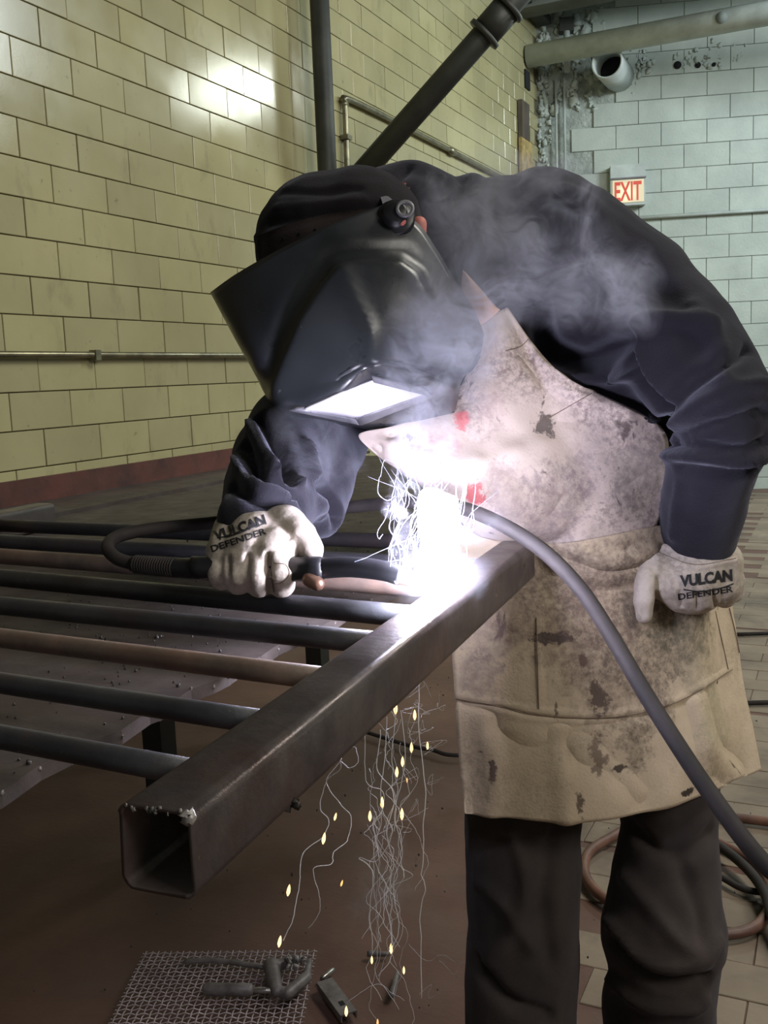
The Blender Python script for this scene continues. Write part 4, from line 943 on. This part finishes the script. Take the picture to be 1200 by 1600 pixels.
for pts in ([(536, 1172), (556, 1168), (560, 1190), (545, 1200), (534, 1190), (528, 1205), (508, 1222), (500, 1260), (514, 1285), (500, 1310), (472, 1338), (465, 1385), (458, 1430), (440, 1470)],
            [(534, 1185), (512, 1218), (530, 1255), (548, 1275), (545, 1310), (520, 1330), (515, 1350), (490, 1358), (500, 1400), (500, 1425), (480, 1450)],
            [(573, 1140), (575, 1220), (597, 1235), (600, 1260), (585, 1290), (590, 1340)], [(656, 1065), (655, 1140), (662, 1220), (662, 1290), (660, 1360), (663, 1390), (656, 1450), (658, 1560)],
            [(618, 1105), (612, 1180), (622, 1240), (604, 1290), (612, 1350), (600, 1400), (612, 1450), (612, 1480)], [(604, 1120), (600, 1200), (596, 1260), (612, 1300), (590, 1345), (560, 1340), (580, 1360), (578, 1420), (582, 1490)],
            [(628, 1110), (632, 1200), (618, 1270), (630, 1330), (612, 1380), (622, 1440), (616, 1480)], [(592, 1140), (590, 1200), (615, 1240), (605, 1300)]):
    thread(pts, 1.0, .00048, lo, 2)
for k in range(20):
    x = random.gauss(608, 22); y = random.uniform(1090, 1400); L = random.uniform(90, 320)
    thread([(x+random.gauss(0, 9), y+L*t) for t in np.linspace(0, 1, 7)], random.uniform(.98, 1.06), random.uniform(.00016, .0003), lo, 5)
for k in range(14):
    x = random.gauss(650, 26); y = random.uniform(1060, 1300)
    thread([(x+random.gauss(0, 12), y+random.gauss(0, 12)) for t in range(6)], 1.04, .00014, lo, 3)
for k in range(6):
    x, y = random.uniform(560, 760), random.uniform(1450, 1600); thread([(x+18*t+random.gauss(0, 6), y+random.gauss(0, 12)) for t in range(5)], 1.5, .0003, lo, 3)
obj('falling_smoke_trails', *lo.get(), th.m, kind='stuff', label='thin curling smoke trails left by sparks falling below the tube', cat='smoke')
hi = B()
for k in range(18):
    x0 = random.uniform(608, 655); x1 = x0+random.uniform(0, 45)
    thread([(x0+random.gauss(0, 6), random.uniform(880, 905)), (x0+random.uniform(-6, 16), 860), ((x0+x1)/2+random.gauss(0, 8), 820), (x1+random.gauss(0, 8), 780), (x1+random.gauss(0, 25), random.uniform(700, 760))], random.uniform(.97, 1.04), random.uniform(.0001, .00022), hi, 3, 6)
for k in range(6):
    x = random.uniform(704, 722); thread([(x, 905), (x+random.uniform(-8, 12), 860), (x+random.gauss(0, 8), 810), (x+random.gauss(5, 14), random.uniform(720, 770))], 1., .0002, hi, 3, 6)
for pts in ([(608, 790), (600, 815), (590, 830), (592, 842), (597, 835)], [(555, 878), (580, 868), (620, 850), (650, 838)], [(575, 888), (600, 880), (640, 872)], [(603, 912), (602, 900), (615, 892), (640, 890)], [(738, 795), (740, 820), (732, 835), (730, 845)],
            [(594, 745), (600, 720), (618, 725), (640, 745), (630, 760)], [(594, 745), (592, 770), (605, 782), (618, 775)], [(612, 790), (618, 810), (628, 818)]):
    thread(pts, .99, .00028, hi, 1)
obj('arc_smoke_trails', *hi.get(), th2.m, kind='stuff', label='bright tangled smoke and spark trails rising beside the arc', cat='smoke')
# smoke: one volume, densest in the puffs
puffs = [(D(622, 755, 1.0), .036, 3.0), (D(655, 690, 1.06), .055, 1.1), (D(640, 590, 1.07), .050, 1.5), (D(700, 540, 1.08), .070, 1.0), (D(690, 640, 1.08), .07, .8), (D(740, 440, 1.10), .075, .9), (D(775, 350, 1.10), .075, 1.1), (D(860, 340, 1.11), .070, .9), (D(860, 420, 1.12), .085, .7),
         (D(950, 450, 1.13), .065, .6), (D(500, 680, 1.18), .06, .5), (D(690, 850, 1.0), .065, .16), (D(640, 1290, 1.02), .05, .35), (D(615, 1400, 1.02), .05, .35)]  # the puff around the plume is added for the arc's halo
def volume(name, pf, dens, col, label):
    t = NT(name); t.t.nodes.remove(t.b); acc = None
    dis = t.n('ShaderNodeTexNoise'); dis.inputs['Scale'].default_value = 9; dis.inputs['Detail'].default_value = 2; t.l(t.pos, dis.inputs['Vector'])
    sb_ = t.n('ShaderNodeVectorMath', operation='SUBTRACT'); t.l(dis.outputs['Color'], sb_.inputs[0]); sb_.inputs[1].default_value = (.5, .5, .5)
    scl = t.n('ShaderNodeVectorMath', operation='SCALE'); t.l(sb_.outputs[0], scl.inputs[0]); scl.inputs['Scale'].default_value = .13
    ad = t.n('ShaderNodeVectorMath', operation='ADD'); t.l(t.pos, ad.inputs[0]); t.l(scl.outputs[0], ad.inputs[1]); vec = ad.outputs[0]
    for c, r, k in pf:
        di = t.n('ShaderNodeVectorMath', operation='DISTANCE'); t.l(vec, di.inputs[0]); di.inputs[1].default_value = tuple(c)
        v = t.ramp(di.outputs['Value'], r, 0, 0, k)
        acc = v if acc is None else t.math('MAXIMUM', acc, v)
    n1 = t.noise(30, 5, .62, vec=vec, dist=1.4); w1 = t.math('POWER', t.math('SUBTRACT', 1.0, t.math('MULTIPLY', t.math('ABSOLUTE', t.math('SUBTRACT', n1, .5)), 7.)), 1.)
    w1 = t.math('MAXIMUM', w1, 0.02)
    n2 = t.ramp(t.noise(12, 3, .6, vec=vec), .42, .62)
    de = t.math('MULTIPLY', t.math('MULTIPLY', acc, t.math('MULTIPLY', w1, n2)), dens)
    vs = t.n('ShaderNodeVolumePrincipled'); vs.inputs['Color'].default_value = col; vs.inputs['Anisotropy'].default_value = .0; t.l(de, vs.inputs['Density']); t.l(vs.outputs[0], t.out.inputs['Volume'])
    P = np.array([c for c, r, k in pf]); Rr = max(r for c, r, k in pf); lo_, hi_ = P.min(0)-Rr, P.max(0)+Rr
    b = B()
    for c, r, k in pf: b.add(*capsule(c+np.array([0, 0, -.001]), c+np.array([0, 0, .001]), r*1.4, r*1.4, 14, 5))
    V, Fc = remesh(*b.get(), .012, 1)
    try: t.m.cycles.volume_step_rate = .35
    except Exception: pass
    return obj(name, V, Fc, t.m, kind='stuff', label=label, cat='smoke')
volume('welding_smoke', puffs[:12], 48., (.86, .88, 1., 1), 'pale blue smoke curling up from the arc past the helmet to the shoulder')
volume('lower_smoke', puffs[12:], 22., (.9, .88, .92, 1), 'faint smoke hanging below the square tube')
